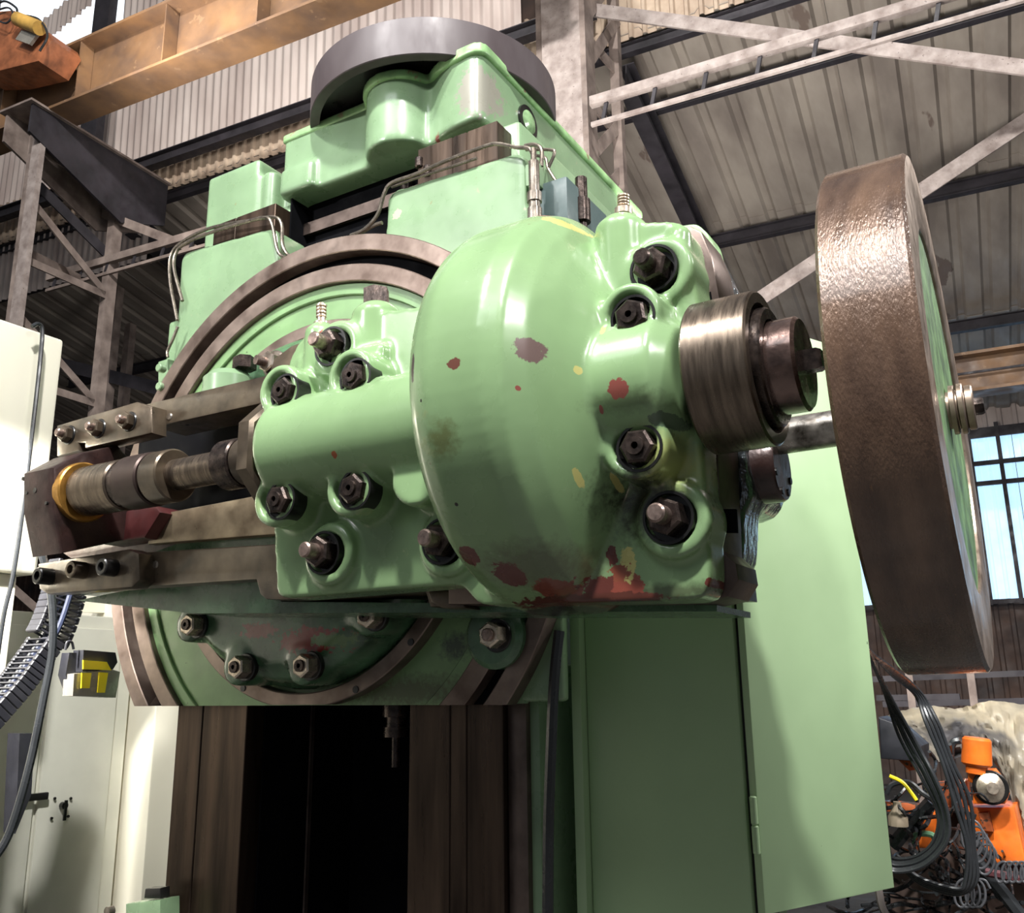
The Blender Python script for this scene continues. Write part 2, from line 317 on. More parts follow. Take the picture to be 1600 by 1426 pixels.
while xb < 3.2:
    for L0, L1, lift in ((0, 3.25, 0), (3.1, 6.35, -.014), (6.2, 9.3, -.028)):
        corr(B(xb, 7.5, z0)+SD*L0+Vector((0, 0, .06+lift-.012*(i % 2))), XB, SD, 1.65+.02, L1-L0, .33, .045, sheet, 'roof_sheet', ceiling)
    xb += 1.65; i += 1
def onroof(yb, dz): return z0 - (yb-7.5)*.198/.977 + dz
# fascia strip and the pale upper wall
wall_up = setting('wall_upper', B(-6, 7.3, 8.6))
xb = -23
while xb < .8:
    corr(B(xb, 7.52, z0+.0), XB, (0, 0, 1), 1.26, .62, .14, .03, tansheet, 'fascia_sheet', wall_up); xb += 1.26
gl = PBl(481, 161, 7.3).z
xb = -9.3; k = 0
while xb < -3.6:
    corr(B(xb, 7.36-.006*(k % 2), gl+.02), XB, Vector((YB.x*-.03, YB.y*-.03, 1)), .84, 3.2, .12, .028, wsheet, 'wall_sheet', wall_up, trap=False); xb += .84; k += 1
xb = -21.4
while xb < -9.6:
    corr(B(xb, 7.6, gl-1.2), XB, (0, 0, 1), .84, 2.5, .12, .028, wsheet, 'wall_sheet', wall_up, trap=False); xb += .84
w2 = setting('sky_backdrop', B(-10.8, 8.0, 9.5))
sky = mat('sky_glow', (.7, .75, .8), .5, vary=.05, emit=((.86, .93, 1), 1.0))  # glowing panels put in to stand for the bright open sky
for k in range(9):
    b = N(); x_ = -13.2+k*.62; bx(b, 0, .6, 0, .02, 0, 5.5, M=Matrix.Translation(B(x_, 8.0, 8.75)) @ Matrix.Rotation(math.atan2(.0837, .9965), 4, 'Z')); obj('lit_panel', b, sky, w2)
for k in range(5):
    p = PB(66+k*15, 44-k*11, 7.2); corr(p+Vector((0, 0, -.28+.02*k)), XB, (0, 0, 1), .24, .42, .12, .028, wsheet, 'ragged_sheet', w2, trap=False)
pq = PBl(157, 10, 7.1).x; b = N(); bx(b, 0, .3, 0, .12, 0, 4.2, M=Matrix.Translation(B(pq-.12, 7.1, 7.6)) @ Matrix.Rotation(math.atan2(.0837, .9965), 4, 'Z')); tag(obj('steel_post', b, dsteel), 'dark steel post behind the near ochre girder beside the pale wall sheets', 'post')
# gutters / purlins (dark)
def hbeam(name, lab, cat, yb, z, x0, x1, w, h, m, group=None):
    b = N(); ibeam(b, B(x0, yb, z), B(x1, yb, z), w, h, .012); return tag(obj(name, b, m), lab, cat, group)
hbeam('gutter_beam', 'dark gutter beam under the pale corrugated upper wall', 'beam', 7.3, gl-.07, -14, -2.6, .12, .16, dsteel)
hbeam('purlin', 'dark roof purlin at the top edge of the grey sloping roof', 'purlin', 7.58, z0-.06, -14, 3, .08, .12, dsteel)
hbeam('purlin', 'thin dark purlin crossing behind the pale lattice girder near the roof top', 'purlin', 8.35, onroof(8.35, -.08), -14, 3, .08, .12, dsteel)
hbeam('purlin', 'dark roof purlin passing behind the upper rim of the flywheel', 'purlin', 10.65, onroof(10.65, -.1), -14, 3, .1, .16, dsteel)
hbeam('purlin', 'dark roof purlin to the right of the flywheel, above the ochre girder', 'purlin', 13.57, onroof(13.57, -.1), -14, 3, .1, .16, dsteel)
# rafters (run down the roof slope)
def rafter(px0, lab):
    a = PBl(*px0, 7.7); b = N(); x = a.x
    ibeam(b, B(x, 7.55, onroof(7.55, -.35)), B(x, 16, onroof(16, -.35)), .16, .3, .014); tag(obj('rafter', b, dsteel), lab, 'rafter')
rafter((985, 120), 'dark steel rafter sloping down behind the grey steel column')
b = N(); ibeam(b, B(-9.0, 7.5, onroof(7.5, -.35)), B(-9.0, 16, onroof(16, -.35)), .16, .28, .014); tag(obj('rafter', b, dsteel), 'dark steel rafter beside the laced column at the left', 'rafter')
# upper dark void behind the top edge: another roof bay
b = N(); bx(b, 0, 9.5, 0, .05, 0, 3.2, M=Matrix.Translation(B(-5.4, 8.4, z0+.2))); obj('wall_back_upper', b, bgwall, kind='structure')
b = N(); bx(b, 0, .1, 7.6, 16.6, 0, 8, M=Matrix.Translation(B(-24, 0, 0)) @ Matrix.Rotation(math.atan2(.0837, .9965), 4, 'Z')); obj('wall_left', b, bgwall, kind='structure')
# far wall: sooty sheets below, translucent sheets above
wallb = setting('wall_back', B(-3, 16.5, 0))
xb = -24.24
while xb < 3:
    corr(B(xb, 16.5, 0), XB, (0, 0, 1), 1.32, 2.75, .22, .03, bgwall, 'wall_sheet', wallb)
    corr(B(xb, 16.5, 5.45), XB, (0, 0, 1), 1.32, .75, .22, .03, wsheet, 'wall_sheet', wallb)
    if xb < -2.6: corr(B(xb, 16.5, 2.75), XB, (0, 0, 1), 1.32, 2.75, .22, .03, bgwall, 'wall_sheet', wallb)
    xb += 1.32
win = setting('window_1', B(0, 16.45, 4))
xb = -1.75
while xb < 2.4:
    corr(B(xb, 16.45, 2.8), XB, (0, 0, 1), .66, 2.6, .165, .03, lit_panel, 'lit_panel', win); xb += .67
for x in (-1.3, -.5, .3, .72, 1.5): b = N(); bar(b, B(x, 16.3, 2.7), B(x, 16.3, 5.6), .06, .06); obj('mullion', b, dsteel, win)
for z in (2.75, 4.62, 4.95, 5.45): b = N(); bar(b, B(-2, 16.3, z), B(2.4, 16.3, z), .05, .07 if z < 5.4 else .16); obj('transom', b, dsteel, win)
# far ochre crane girder on the right
g = thing('crane_girder', 'far ochre crane girder to the right of the flywheel, under the roof', 'girder', B(0, 14.5, 6.2))
pa = PBl(1550, 552, 13.2); pb = PBl(1550, 610, 13.2)
b = N(); bx(b, 0, 9, 0, .04, 0, pa.z-pb.z-.05, M=Matrix.Translation(B(-4, 13.2, pb.z+.03)) @ Matrix.Rotation(math.atan2(.0837, .9965), 4, 'Z')); obj('web', b, crane, g)
for z in (pa.z, pb.z): b = N(); bar(b, B(-4, 13.2, z), B(5, 13.2, z), .04, .35, math.pi/2); obj('flange', b, crane, g)
b = N(); bar(b, B(-4, 13.1, (pa.z+pb.z)/2), B(5, 13.1, (pa.z+pb.z)/2), .02, .03); obj('conductor_rail', b, dsteel, g)
# near ochre crane girder upper left
g = thing('crane_girder', 'near ochre crane runway girder crossing the upper left corner', 'girder', B(-7, 5.5, 7.6))
zt, zb = 8.09, 7.40
for z, nm in ((zt, 'top_flange'), (zb, 'bottom_flange')): b = N(); bar(b, B(-13, 5.62, z), B(-2.2, 5.62, z), .03, .34, math.pi/2); obj(nm, b, crane, g)
b = N(); bx(b, 0, 10.8, 0, .02, 0, zt-zb-.02, M=Matrix.Translation(B(-13, 5.62, zb+.01)) @ Matrix.Rotation(math.atan2(.0837, .9965), 4, 'Z')); obj('web', b, crane, g)
for x in (-11.2, -9.9, -8.75, -7.57, -6.37, -5.2, -4): b = N(); bar(b, B(x, 5.54, zb+.01), B(x, 5.54, zt-.01), .15, .015); obj('web_stiffener', b, crane, g)
# hoist at the top-left corner
g = thing('crane_hoist', 'orange crane hoist with yellow drum in the top left corner', 'hoist', B(-9.4, 5.7, 8.3))
def PBw(x, y, yb): return PB(x, y, yb)
b = N(); prism(b, [PB(x, y, 5.1) for x, y in ((-40, 20), (20, 15), (75, 50), (80, 62), (60, 95), (0, 110), (-40, 112))], YB*.35, .02); obj('housing', b, mat('rusty_orange_hoist', (.3, .1, .04), .5, vary=.4, scale=7), g)
b = N(); cyl(b, PB(28, 30, 5.0), PB(62, 44, 5.0), .07, 20); obj('rope_drum', b, mat('hoist_yellow', (.6, .35, .08), .5, vary=.3), g)
b = N(); prism(b, [PB(x, y, 5.05) for x, y in ((38, 50), (62, 56), (50, 72), (28, 64))], -YB*.03); obj('name_plate', b, grey, g)
b = N(); tube(b, [PB(x, y, 5.0) for x, y in ((-10, 8), (8, 2), (25, 12), (30, 22), (60, 30), (74, 55), (62, 80))], .012); obj('cable', b, rubber, g)
b = N(); tube(b, [PB(x, y, 5.0) for x, y in ((-10, 18), (12, 12), (20, 22), (10, 36), (-8, 30))], .01); obj('cable', b, rubber, g)
# steel column right of the drum
g = thing('steel_column', 'tall dusty steel column standing behind the brown drum', 'column', B(-2.7, 6.6, 0))
a0, a1, a2 = PBl(848, 0, 6.5).x, PBl(908, 0, 6.5).x, PBl(834, 0, 6.5).x
ang = Matrix.Rotation(math.atan2(.0837, .9965), 4, 'Z')
xr = PBl(922, 270, 6.5).x
def bb(x0, x1, y0, y1, z0_, z1_): q = N(); bx(q, x0, x1, y0, y1, z0_, z1_, M=ang); return q
obj('flange', bb(a0-.02, xr-.05, 6.5, 6.52, 0, 10), psteel, g); obj('web', bb(a2, a0-.02, 6.53, 6.75, 0, 10), rsteel, g); obj('side_plate', bb(xr-.05, xr, 6.5, 6.72, 0, 10), rsteel, g)
xc = PBl(968, 200, 7.3).x
obj('chord', bb(xc-.07, xc+.02, 7.3, 7.4, 0, 10), rsteel, g)
for (x0, y0, x1, y1) in ((918, 150, 965, 215), (918, 250, 968, 195), (918, 100, 965, 30), (918, 60, 962, 110), (920, 330, 970, 270), (920, 20, 962, -40)):
    b = N(); bar(b, PB(x0, y0, 6.7), PB(x1, y1, 7.35), .02, .11); obj('lacing_bar', b, rsteel, g)
# lattice girder right (conduit rail)
def lattice(name, lab, x0, x1, yb, zt, zb, m, step=.42):
    g = thing(name, lab, 'girder', B((x0+x1)/2, yb, zt))
    b = N(); bar(b, B(x0, yb, zt), B(x1, yb, zt), .06, .085); obj('top_chord', b, m, g)
    b = N(); bar(b, B(x0, yb, zb), B(x1, yb, zb), .03, .035); obj('bottom_chord', b, m, g)
    x = x0+.1
    while x < x1: b = N(); bar(b, B(x, yb, zb), B(x+.05, yb, zt), .02, .03); obj('tie', b, dsteel, g); x += step
zt_ = PBl(1180, 83, 6.4).z; zb_ = PBl(1180, 121, 6.4).z
lattice('lattice_girder', 'pale light lattice girder running from the steel column to the top right', -2.35, 4.5, 6.4, zt_, zb_, psteel)
zt_ = PBl(150, 412, 6.5).z; zb_ = PBl(150, 432, 6.5).z
lattice('lattice_girder', 'brown lattice girder at left running behind the green saddle', -9.1, -4.9, 6.5, zt_, zb_, rsteel)
# wind braces
def brace(a, b_, ya, yb_, w, lab, m=psteel):
    b = N(); p, q = PB(*a, ya), PB(*b_, yb_); bar(b, p, q, .02, w); r = tag(obj('diagonal_brace', b, m), lab, 'brace')
brace((912, 14), (1900, 146), 6.85, 7.35, .13, 'pale diagonal brace crossing the lattice girder at the top right')
brace((1120, 512), (1760, 84), 9.7, 9.9, .17, 'pale diagonal brace passing behind the flywheel and rising to the right')
brace((120, 318), (305, 390), 6.55, 6.55, .1, 'brown diagonal brace at the left, between laced column and lattice girder', rsteel)
brace((60, 290), (165, 395), 5.8, 6.6, .12, 'dark diagonal angle bar on the left laced column', dsteel)
brace((60, 560), (270, 612), 8.62, 8.62, .18, 'dark horizontal beam end beside the cream machine panel', dsteel)
brace((30, 388), (125, 436), 5.52, 6.5, .1, 'short brown batten low on the left laced column', rsteel)
# left laced column with crane bracket
g = thing('laced_column', 'brown laced steel column carrying the near ochre crane girder', 'column', B(-8.2, 5.6, 0))
xl = PBl(45, 350, 5.5).x
obj('chord', bb(xl-.17, xl-.02, 5.5, 5.56, 0, 7.2), rsteel, g); obj('chord', bb(xl-.02, xl+.11, 5.44, 5.5, 0, 7.2), psteel, g)
obj('chord', bb(xl-.1, xl+.0, 6.5, 6.62, 0, 7.2), rsteel, g)
for z in range(9):
    b = N(); zz = 7.0-.62*z; p = B(xl-.02, 5.56, zz), B(xl-.02, 6.5, zz-.6*(1 if z % 2 else -1)+(-.6 if not z % 2 else .0)); bar(b, p[0], p[1], .02, .08); obj('lacing_bar', b, rsteel, g)
b = N(); prism(b, [B(xl+.12, 5.3, 7.37), B(xl+.12, 7.1, 7.37), B(xl+.12, 7.1, 6.85), B(xl+.12, 6.5, 6.6), B(xl+.12, 5.3, 7.05)], XB*-.03); obj('bracket_plate', b, dsteel, g)
b = N(); prism(b, [B(xl-.3, 5.3, 7.37), B(xl-.3, 7.1, 7.37), B(xl-.3, 7.1, 6.85), B(xl-.3, 6.5, 6.6), B(xl-.3, 5.3, 7.05)], XB*.03); obj('bracket_plate', b, rsteel, g)
obj('cap_plate', bb(xl-.34, xl+.16, 5.25, 7.1, 7.37, 7.395), rsteel, g)
# posts at the back left
for (x, y0, y1, yb_, w) in ((180, 440, 600, 8.6, .12), (200, 500, 640, 9.4, .12)):
    p = PBl(x, y0, yb_); b = bb(p.x-w/2, p.x+w/2, yb_, yb_+w, 0, onroof(yb_, -.2)); tag(obj('steel_post', b, rsteel), 'thin brown steel post standing in the dark bay at the left' if x == 180 else 'second thin brown post deeper in the dark left bay', 'post')

# ================================================================== CREAM MACHINE AT LEFT
g = thing('cream_machine_enclosure', 'tall cream sheet-metal enclosure at the left edge', 'enclosure', (-4.9, 1.8, 0))
b = N(); bx(b, -5.2, -4.5, 0.6, 2.81, 2.1, 3.38, .02); obj('side_panel', b, cream, g)
b = N(); bx(b, -5.2, -4.56, .6, 2.74, .3, 2.1, .01); obj('lower_panel', b, cream, g)
pts = [PX(x, y, -4.42) for x, y in ((50, 510), (60, 506), (66, 516), (63, 560), (52, 660), (35, 800), (20, 900), (6, 960), (-6, 1040))]
b = N(); tube(b, pts, .011); tag(obj('hose', b, rubber), 'black hose hanging over the cream enclosure', 'hose')
g = thing('white_cabinet', 'off-white control cabinet with door lock behind the black cable chain', 'cabinet', (-5.5, 3.6, 0))
bx_ = N(); bx(bx_, -6.2, -5.2, 2.2, 3.95, .05, 1.98, .01); obj('body', bx_, creamd, g)
for y0_, y1_ in ((2.5, 3.36), (3.39, 3.84)):
    b = N(); bx(b, -5.2, -5.175, y0_, y1_, .1, 1.9, .004); obj('door', b, creamd, g)
dl = PX(97, 1258, -5.17); b = N(); cyl(b, dl, dl+Vector((.03, 0, 0)), .02, 16); bx(b, dl.x+.03, dl.x+.04, dl.y-.008, dl.y+.008, dl.z-.08, dl.z+.03); obj('door_lock', b, black, g)
for dx_, dy_ in ((85, 1247), (110, 1247), (80, 1278), (106, 1275)):
    q = PX(dx_, dy_, -5.17); b = N(); cyl(b, q, q+Vector((.008, 0, 0)), .008, 8); obj('screw_hole', b, black, g)
q = PX(50, 1245, -5.16); b = N(); bx(b, q.x, q.x+.02, q.y-.09, q.y+.09, q.z-.02, q.z+.02, .006); obj('door_handle', b, black, g)
g = tag(obj('cream_cabinet', (lambda b: (bx(b, -6.0, -5.0, 4.0, 5.0, .05, 2.2, .012), b)[1])(N()), cream), 'bright cream cabinet standing between the white cabinet and the dark slideway', 'cabinet')
# sign-like light box above white cabinet
b = N(); prism(b, [PX(x, y, -5.6) for x, y in ((98, 930), (176, 937), (176, 958), (100, 954))], (-.05, 0, 0)); tag(obj('small_white_box', b, cream), 'small white flat box on top of the off-white cabinet', 'box')
# cable chain
g = thing('cable_chain', 'black drag chain carrying cables across the lower left', 'cable chain', PX(40, 1010, -4.3))
path = spline([PX(x, y, -4.25) for x, y in ((112, 880), (98, 935), (78, 990), (45, 1040), (15, 1080), (-30, 1130))], 5)
for i, p in enumerate(path[:-1]):
    q = path[i+1]; b = N(); M_, L_ = frame(p, q)
    for sx in (-.085, .085): bx(b, sx-.012, sx+.012, -.045, .045, 0, L_*.94, .004, 1, M=M_)
    bx(b, -.085, .085, -.045, -.035, L_*.3, L_*.55, M=M_); bx(b, -.085, .085, .035, .045, L_*.3, L_*.55, M=M_)
    obj('chain_link', b, chainm, g)
for k in range(4):
    b = N(); tube(b, [p+Vector((-.05+.035*k, 0, .01*(k % 2))) for p in path[::5]]+[path[-1]+Vector((-.05+.035*k, 0, 0))], .014); obj('inner_cable', b, mat('dark_blue_cable', (.02, .025, .05), .4) if k % 2 else rubber, g)
b = N(); tube(b, [PX(x, y, -4.1) for x, y in ((62, 850), (80, 930), (82, 1010), (68, 1090), (45, 1200), (15, 1300), (-15, 1350))], .018); tag(obj('cable', b, rubber), 'thick black cable curving down in front of the white cabinet', 'cable')
b = N(); prism(b, [PX(x, y, -4.6) for x, y in ((12, 1145), (36, 1145), (30, 1240), (5, 1300))], (.1, 0, 0)); tag(obj('black_bracket', b, chainm), 'black upright bracket below the cable chain at left edge', 'bracket')
g = thing('sensor_box', 'black and yellow sensor box with smoked cover hanging beside the cable chain', 'sensor', PX(135, 1050, -4.0))
def pxX(name, pts, X, d, m, par, bev=.004): b = N(); prism(b, [PX(x, y, X) for x, y in pts], (d, 0, 0), bev); return obj(name, b, m, par)
pxX('mount', ((96, 1020), (116, 1020), (116, 1050), (99, 1080), (90, 1055)), -4.08, .06, chainm, g)
pxX('housing', ((114, 1016), (164, 1020), (167, 1035), (160, 1046), (112, 1050)), -4.05, .08, chainm, g)
pxX('cover', ((99, 1053), (158, 1046), (171, 1050), (164, 1090), (97, 1087)), -4.05, .08, grey, g)
pxX('yellow_band', ((128, 1031), (165, 1034), (172, 1047), (128, 1045)), -3.965, .01, yellow, g)
pxX('yellow_lens', ((126, 1051), (141, 1051), (138, 1075), (125, 1075)), -3.965, .01, yellow, g); pxX('yellow_lens', ((153, 1050), (167, 1051), (162, 1082), (150, 1082)), -3.965, .01, yellow, g)
b = N(); tube(b, [PX(x, y, -4.0) for x, y in ((102, 1015), (105, 1003), (112, 1003), (115, 1014))], .006); obj('eye_hook', b, chainm, g)
g = thing('small_green_unit', 'small green box with black knob at the bottom left of the slideway', 'box', PY(225, 1410, 2.9))
b = N(); prY(b, [(196, 1412), (250, 1406), (250, 1470), (196, 1470)], 2.85, .1, .006); obj('body', b, paint2, g)
b = N(); prY(b, [(226, 1388), (250, 1387), (250, 1404), (224, 1404)], 2.88, .05, .008); obj('knob', b, black, g)
b = N(); q = PY(176, 1422, 2.9); cyl(b, q, q+Vector((0, -.03, 0)), .02, 16); obj('fitting', b, bright, g)

# ================================================================== COLUMN OF THE MACHINE
ZR = 3.89
col = thing('machine_column', 'tall green machine column with dark vertical slideways and gearbox on top', 'machine', (-2.69, 3.8, 0))
b = N()
bx(b, -3.74, -3.16, 3.12, 4.8, 0, 3.95, .02); bx(b, -2.25, -1.8, 3.12, 4.8, 0, 3.95, .02); bx(b, -3.2, -2.2, 3.75, 4.8, 0, 3.95)
bx(b, -1.83, -1.72, 3.06, 4.7, 0, 1.6, .02)
obj('column_body', b, paint2, col)
b = N(); bx(b, -3.16, -2.24, 3.7, 3.75, 0, 3.96); bx(b, -3.15, -3.14, 3.1, 3.72, 0, 3.96); bx(b, -2.262, -2.25, 3.1, 3.72, 0, 3.93); obj('recess_shade_lining', b, void, col)  # black sheets paint the shade inside the column recess
def slideway(x0, x1, grooves, parent):
    b = N(); xs = [x0]+grooves+[x1]
    for a, c in zip(xs, xs[1:]): bx(b, a+.003, c-.003, 3.0, 3.12, 0, ZR, .003, 1)
    bx(b, x0+.01, x1-.01, 3.006, 3.12, 0, ZR-.003)
    return obj('slideway', b, rail, parent)
slideway(-3.6, -3.15, [-3.43], col); slideway(-2.27, -1.84, [-2.075, -2.0], col)
b = N(); bx(b, -1.84, -1.76, 3.03, 3.12, 0, 1.5, .004); bx(b, -3.06, -3.05, 3.3, 3.32, 0, 3.8); obj('guide_strip', b, steel, col)
b = N(); cyl(b, (-2.3, 3.05, .0), (-2.3, 3.05, .001), .01)
q = PY(620, 1125, 3.2); b.free(); b = N(); lathe(b, (q.x, 3.2, 1.2), (q.x, 3.2, 3.9), [(0, 0), (0, .02), (.12, .02), (.12, .055), (.16, .055), (.16, .045), (.2, .045), (.2, .06), (.26, .06), (.26, .03), (2.7, .03), (2.7, 0)], 24); obj('lead_screw', b, nutm, col)
# gearbox on top: one casting
zt = 4.35; bms = []
def plan(pts, z0_, z1_):
    b = N(); prism(b, [Vector((x, y, z0_)) for x, y in pts], (0, 0, z1_-z0_)); return b
bms.append(plan([(-3.22, 3.1), (-1.95, 3.1), (-1.95, 4.8), (-3.22, 4.8)], 3.97, zt))
bms.append(plan([(-3.82, 3.12), (-3.42, 3.12), (-3.42, 4.4), (-3.82, 4.4)], 3.75, 4.30))
bms.append(plan([(-3.45, 3.22), (-3.15, 3.22), (-3.15, 4.4), (-3.45, 4.4)], 3.95, 4.22))
b = N(); cyl(b, (-2.47, 3.15, 3.98), (-2.47, 3.15, zt), .18, 48); bms.append(b)
bms.append(plan([(v.x, v.y) for v in rounded([Vector((x, y, 0)) for x, y in ((-2.3, 3.12), (-2.16, 3.05), (-1.95, 3.03), (-1.95, 3.5), (-2.3, 3.5))], .07, 4)], 3.97, zt))
b = N(); cyl(b, (-3.36, 3.17, 3.95), (-3.36, 3.17, 4.2), .05, 24); bms.append(b)
b = N(); bx(b, -3.2, -2.98, 3.06, 3.2, 3.97, 4.12); bms.append(b)
cast('gearbox_casing', bms, paint2, col, .014, 5)
bms = [plan([(-3.225, 3.09), (-2.55, 3.09), (-2.4, 3.2), (-1.93, 3.2), (-1.93, 4.85), (-3.24, 4.85)], zt-.05, zt+.0)]
b = N(); cyl(b, (-2.47, 3.15, zt-.05), (-2.47, 3.15, zt), .2, 48); bms.append(b)
bms.append(plan([(v.x, v.y) for v in rounded([Vector((x, y, 0)) for x, y in ((-2.31, 3.1), (-2.17, 3.03), (-1.93, 3.01), (-1.93, 3.5), (-2.31, 3.5))], .08, 4)], zt-.05, zt+.005))
cast('gearbox_lid', bms, pedge, col, .012, 3)
b = N(); bx(b, -1.96, -1.93, 3.3, 4.85, 3.93, 4.0, .008); obj('side_flange', b, pedge, col)
q = PX(823, 192, -1.95); b = N(); lathe(b, (-1.95, q.y, q.z), (-1.9, q.y, q.z), [(0, 0), (0, .085), (.012, .085), (.012, .055)], 32); obj('sight_glass_ring', b, black, col)
b = N(); lathe(b, (-1.95, q.y, q.z), (-1.9, q.y, q.z), [(0, 0), (0, .06), (.016, .058), (.022, .045), (.03, .03), (.03, 0)], 32); obj('sight_glass', b, mat('sight_glass_green', (.2, .32, .16), .2, vary=.3, scale=30), col)
b = N(); bx(b, -3.14, -2.26, 3.19, 3.21, 3.79, 3.855); obj('cross_plate', b, steel, col)
b = N(); bx(b, -3.15, -2.26, 3.22, 3.24, 3.0, 3.985); obj('recess_shade_sheet', b, void, col)  # black sheet added for the shade in the gap under the gearbox
# drum on top of gearbox
Z1, Z2 = 4.32, 4.52
dc, dr = (-2.52, 3.475), .637
g = thing('drum', 'large brown steel drum ring lying on top of the green gearbox', 'drum', (*dc, Z1))
b = N(); lathe(b, (*dc, Z1), (*dc, Z2), [(0, dr-.05), (0, dr-.004), (.004, dr), (Z2-Z1-.004, dr), (Z2-Z1, dr-.004), (Z2-Z1, dr-.05), (0.03, dr-.05), (0, dr-.05)], 128); obj('rim', b, drum_m, g)
b = N(); cyl(b, (*dc, 4.38), (*dc, 4.42), dr-.045, 96); obj('web', b, black, g)
b = N(); cyl(b, (*dc, 4.3), (*dc, 4.46), .12, 48, .01); obj('hub', b, steel, g)

# ================================================================== SADDLE + SWIVEL DISC
DC = Vector((-2.755, 2.9, 2.236))
sad = thing('vertical_saddle', 'green saddle with two upright blocks sliding on the dark slideways', 'machine slide', (-2.7, 3.0, 1.44))
bms = []
def blockpx(pts, Y, dy, r=.06):
    b = N(); P = rounded([PY(x, y, Y) for x, y in pts], r); prism(b, P, (0, dy, 0)); return b
bms.append(blockpx([(283, 395), (432, 353), (450, 700), (262, 720)], 2.95, .22))
bms.append(blockpx([(605, 300), (820, 234), (826, 600), (590, 600)], 2.95, .22))
b = N(); bx(b, -3.86, -1.56, 2.97, 3.0, 1.46, 3.4); bms.append(b)
b = N(); bx(b, -3.92, -3.62, 2.99, 3.25, 1.5, 3.1); bms.append(b)
b = N(); bx(b, -1.74, -1.56, 2.95, 3.0, 1.46, 3.3); bms.append(b)
cast('saddle_casting', bms, paint2, sad, .012, 5)
b = N(); lathe(b, (-2.755, 2.99, 2.236), (-2.755, 2.9, 2.236), [(0, 0), (0, 1.29), (.035, 1.29), (.04, 0)], 128); clip(b, (0, 0, 1.455), (0, 0, -1)); obj('backing_plate', b, paint2, sad)
# valve block, fittings, pipes on the right of the saddle
b = N(); prism(b, rounded([PY(x, y, 2.93) for x, y in ((821, 258), (841, 252), (841, 288), (822, 290))], .004), (0, .45, 0)); obj('valve_block', b, paint2, sad)
q = PY(834, 255, 2.9); zz = [PY(834, y, 2.9).z for y in (240, 293, 304, 314, 340, 352)]
b = N(); lathe(b, (q.x, 2.9, PY(834, 232, 2.9).z), (q.x, 2.9, 0), [(0, 0), (0, .012), (.06, .012), (.06, .022), (.2, .022), (.2, .03), (.24, .03), (.24, .024), (.27, .024), (.27, .03), (.36, .03), (.36, .022), (.37, .022), (.37, .028), (.5, .028), (.5, 0)], 20); obj('hydraulic_fitting', b, bright, sad)
b = N(); lathe(b, (-1.5, 3.1, 3.55), (-1.5, 3.1, 3.2), [(0, 0), (0, .025), (.1, .025), (.1, .035), (.2, .035), (.2, .02), (.3, .02), (.3, 0)], 16); obj('hydraulic_fitting', b, nutm, sad)
b = N(); bx(b, -1.66, -1.5, 2.97, 3.35, 3.22, 3.5, .01); obj('valve_housing', b, mat('dark_valve_grey', (.05, .08, .08), .5), sad)  # valve housing in plain dark grey
def pipe(pts, Y, r=.009, par=sad, m=copper, nm='oil_pipe'):
    b = N(); tube(b, [PY(p[0], p[1], p[2] if len(p) > 2 else Y) for p in pts], r); return obj(nm, b, m, par)
pipe([(548, 368), (570, 358), (590, 335), (600, 303), (612, 286), (650, 272), (700, 250), (760, 228), (780, 225), (805, 230), (826, 232), (833, 242)], 2.92)
pipe([(556, 368), (585, 352), (597, 348)], 2.93); pipe([(612, 292), (650, 278), (700, 262), (745, 247)], 2.93, .007)
pipe([(820, 228), (835, 226), (846, 234), (846, 260)], 2.96); pipe([(822, 234), (860, 234), (866, 240), (856, 264)], 3.0, .007); pipe([(838, 243), (852, 247), (856, 262), (864, 276), (880, 300)], 3.0, .007)
pipe([(285, 470), (272, 420), (275, 395), (290, 380), (330, 363), (390, 345), (415, 340), (425, 350), (432, 385), (438, 398), (446, 402)], 2.92)
pipe([(277, 500), (266, 440), (267, 400), (285, 378), (330, 356), (400, 343), (428, 339), (440, 350), (441, 380), (448, 396), (455, 400)], 2.94)
for (x, y) in ((257, 577), (257, 606)):
    q = PY(x, y, 2.9); b = N(); cyl(b, q, q+Vector((0, -.04, 0)), .022, 12, .004); obj('oil_nipple', b, paint2, sad)
b = N(); prY(b, [(247, 565), (262, 560), (262, 630), (247, 636)], 2.93, .05, .004); obj('nipple_block', b, paint2, sad)
pipe([(262, 558), (262, 548), (270, 530), (278, 510)], 2.9, .008)
b = N(); tube(b, [PY(x, y, 2.95) for x, y in ((874, 985), (868, 1040), (864, 1100), (860, 1200), (857, 1300), (856, 1440))], .02); tag(obj('hose', b, rubber), 'black hose hanging beside the green column below the head', 'hose')
for (x, y) in ((655, 262), (668, 275)):
    q = PY(x, y, 3.0); b = N(); cyl(b, q, q+Vector((0, 0, .05)), .02, 12, .004); obj('pipe_union', b, nutm, sad)
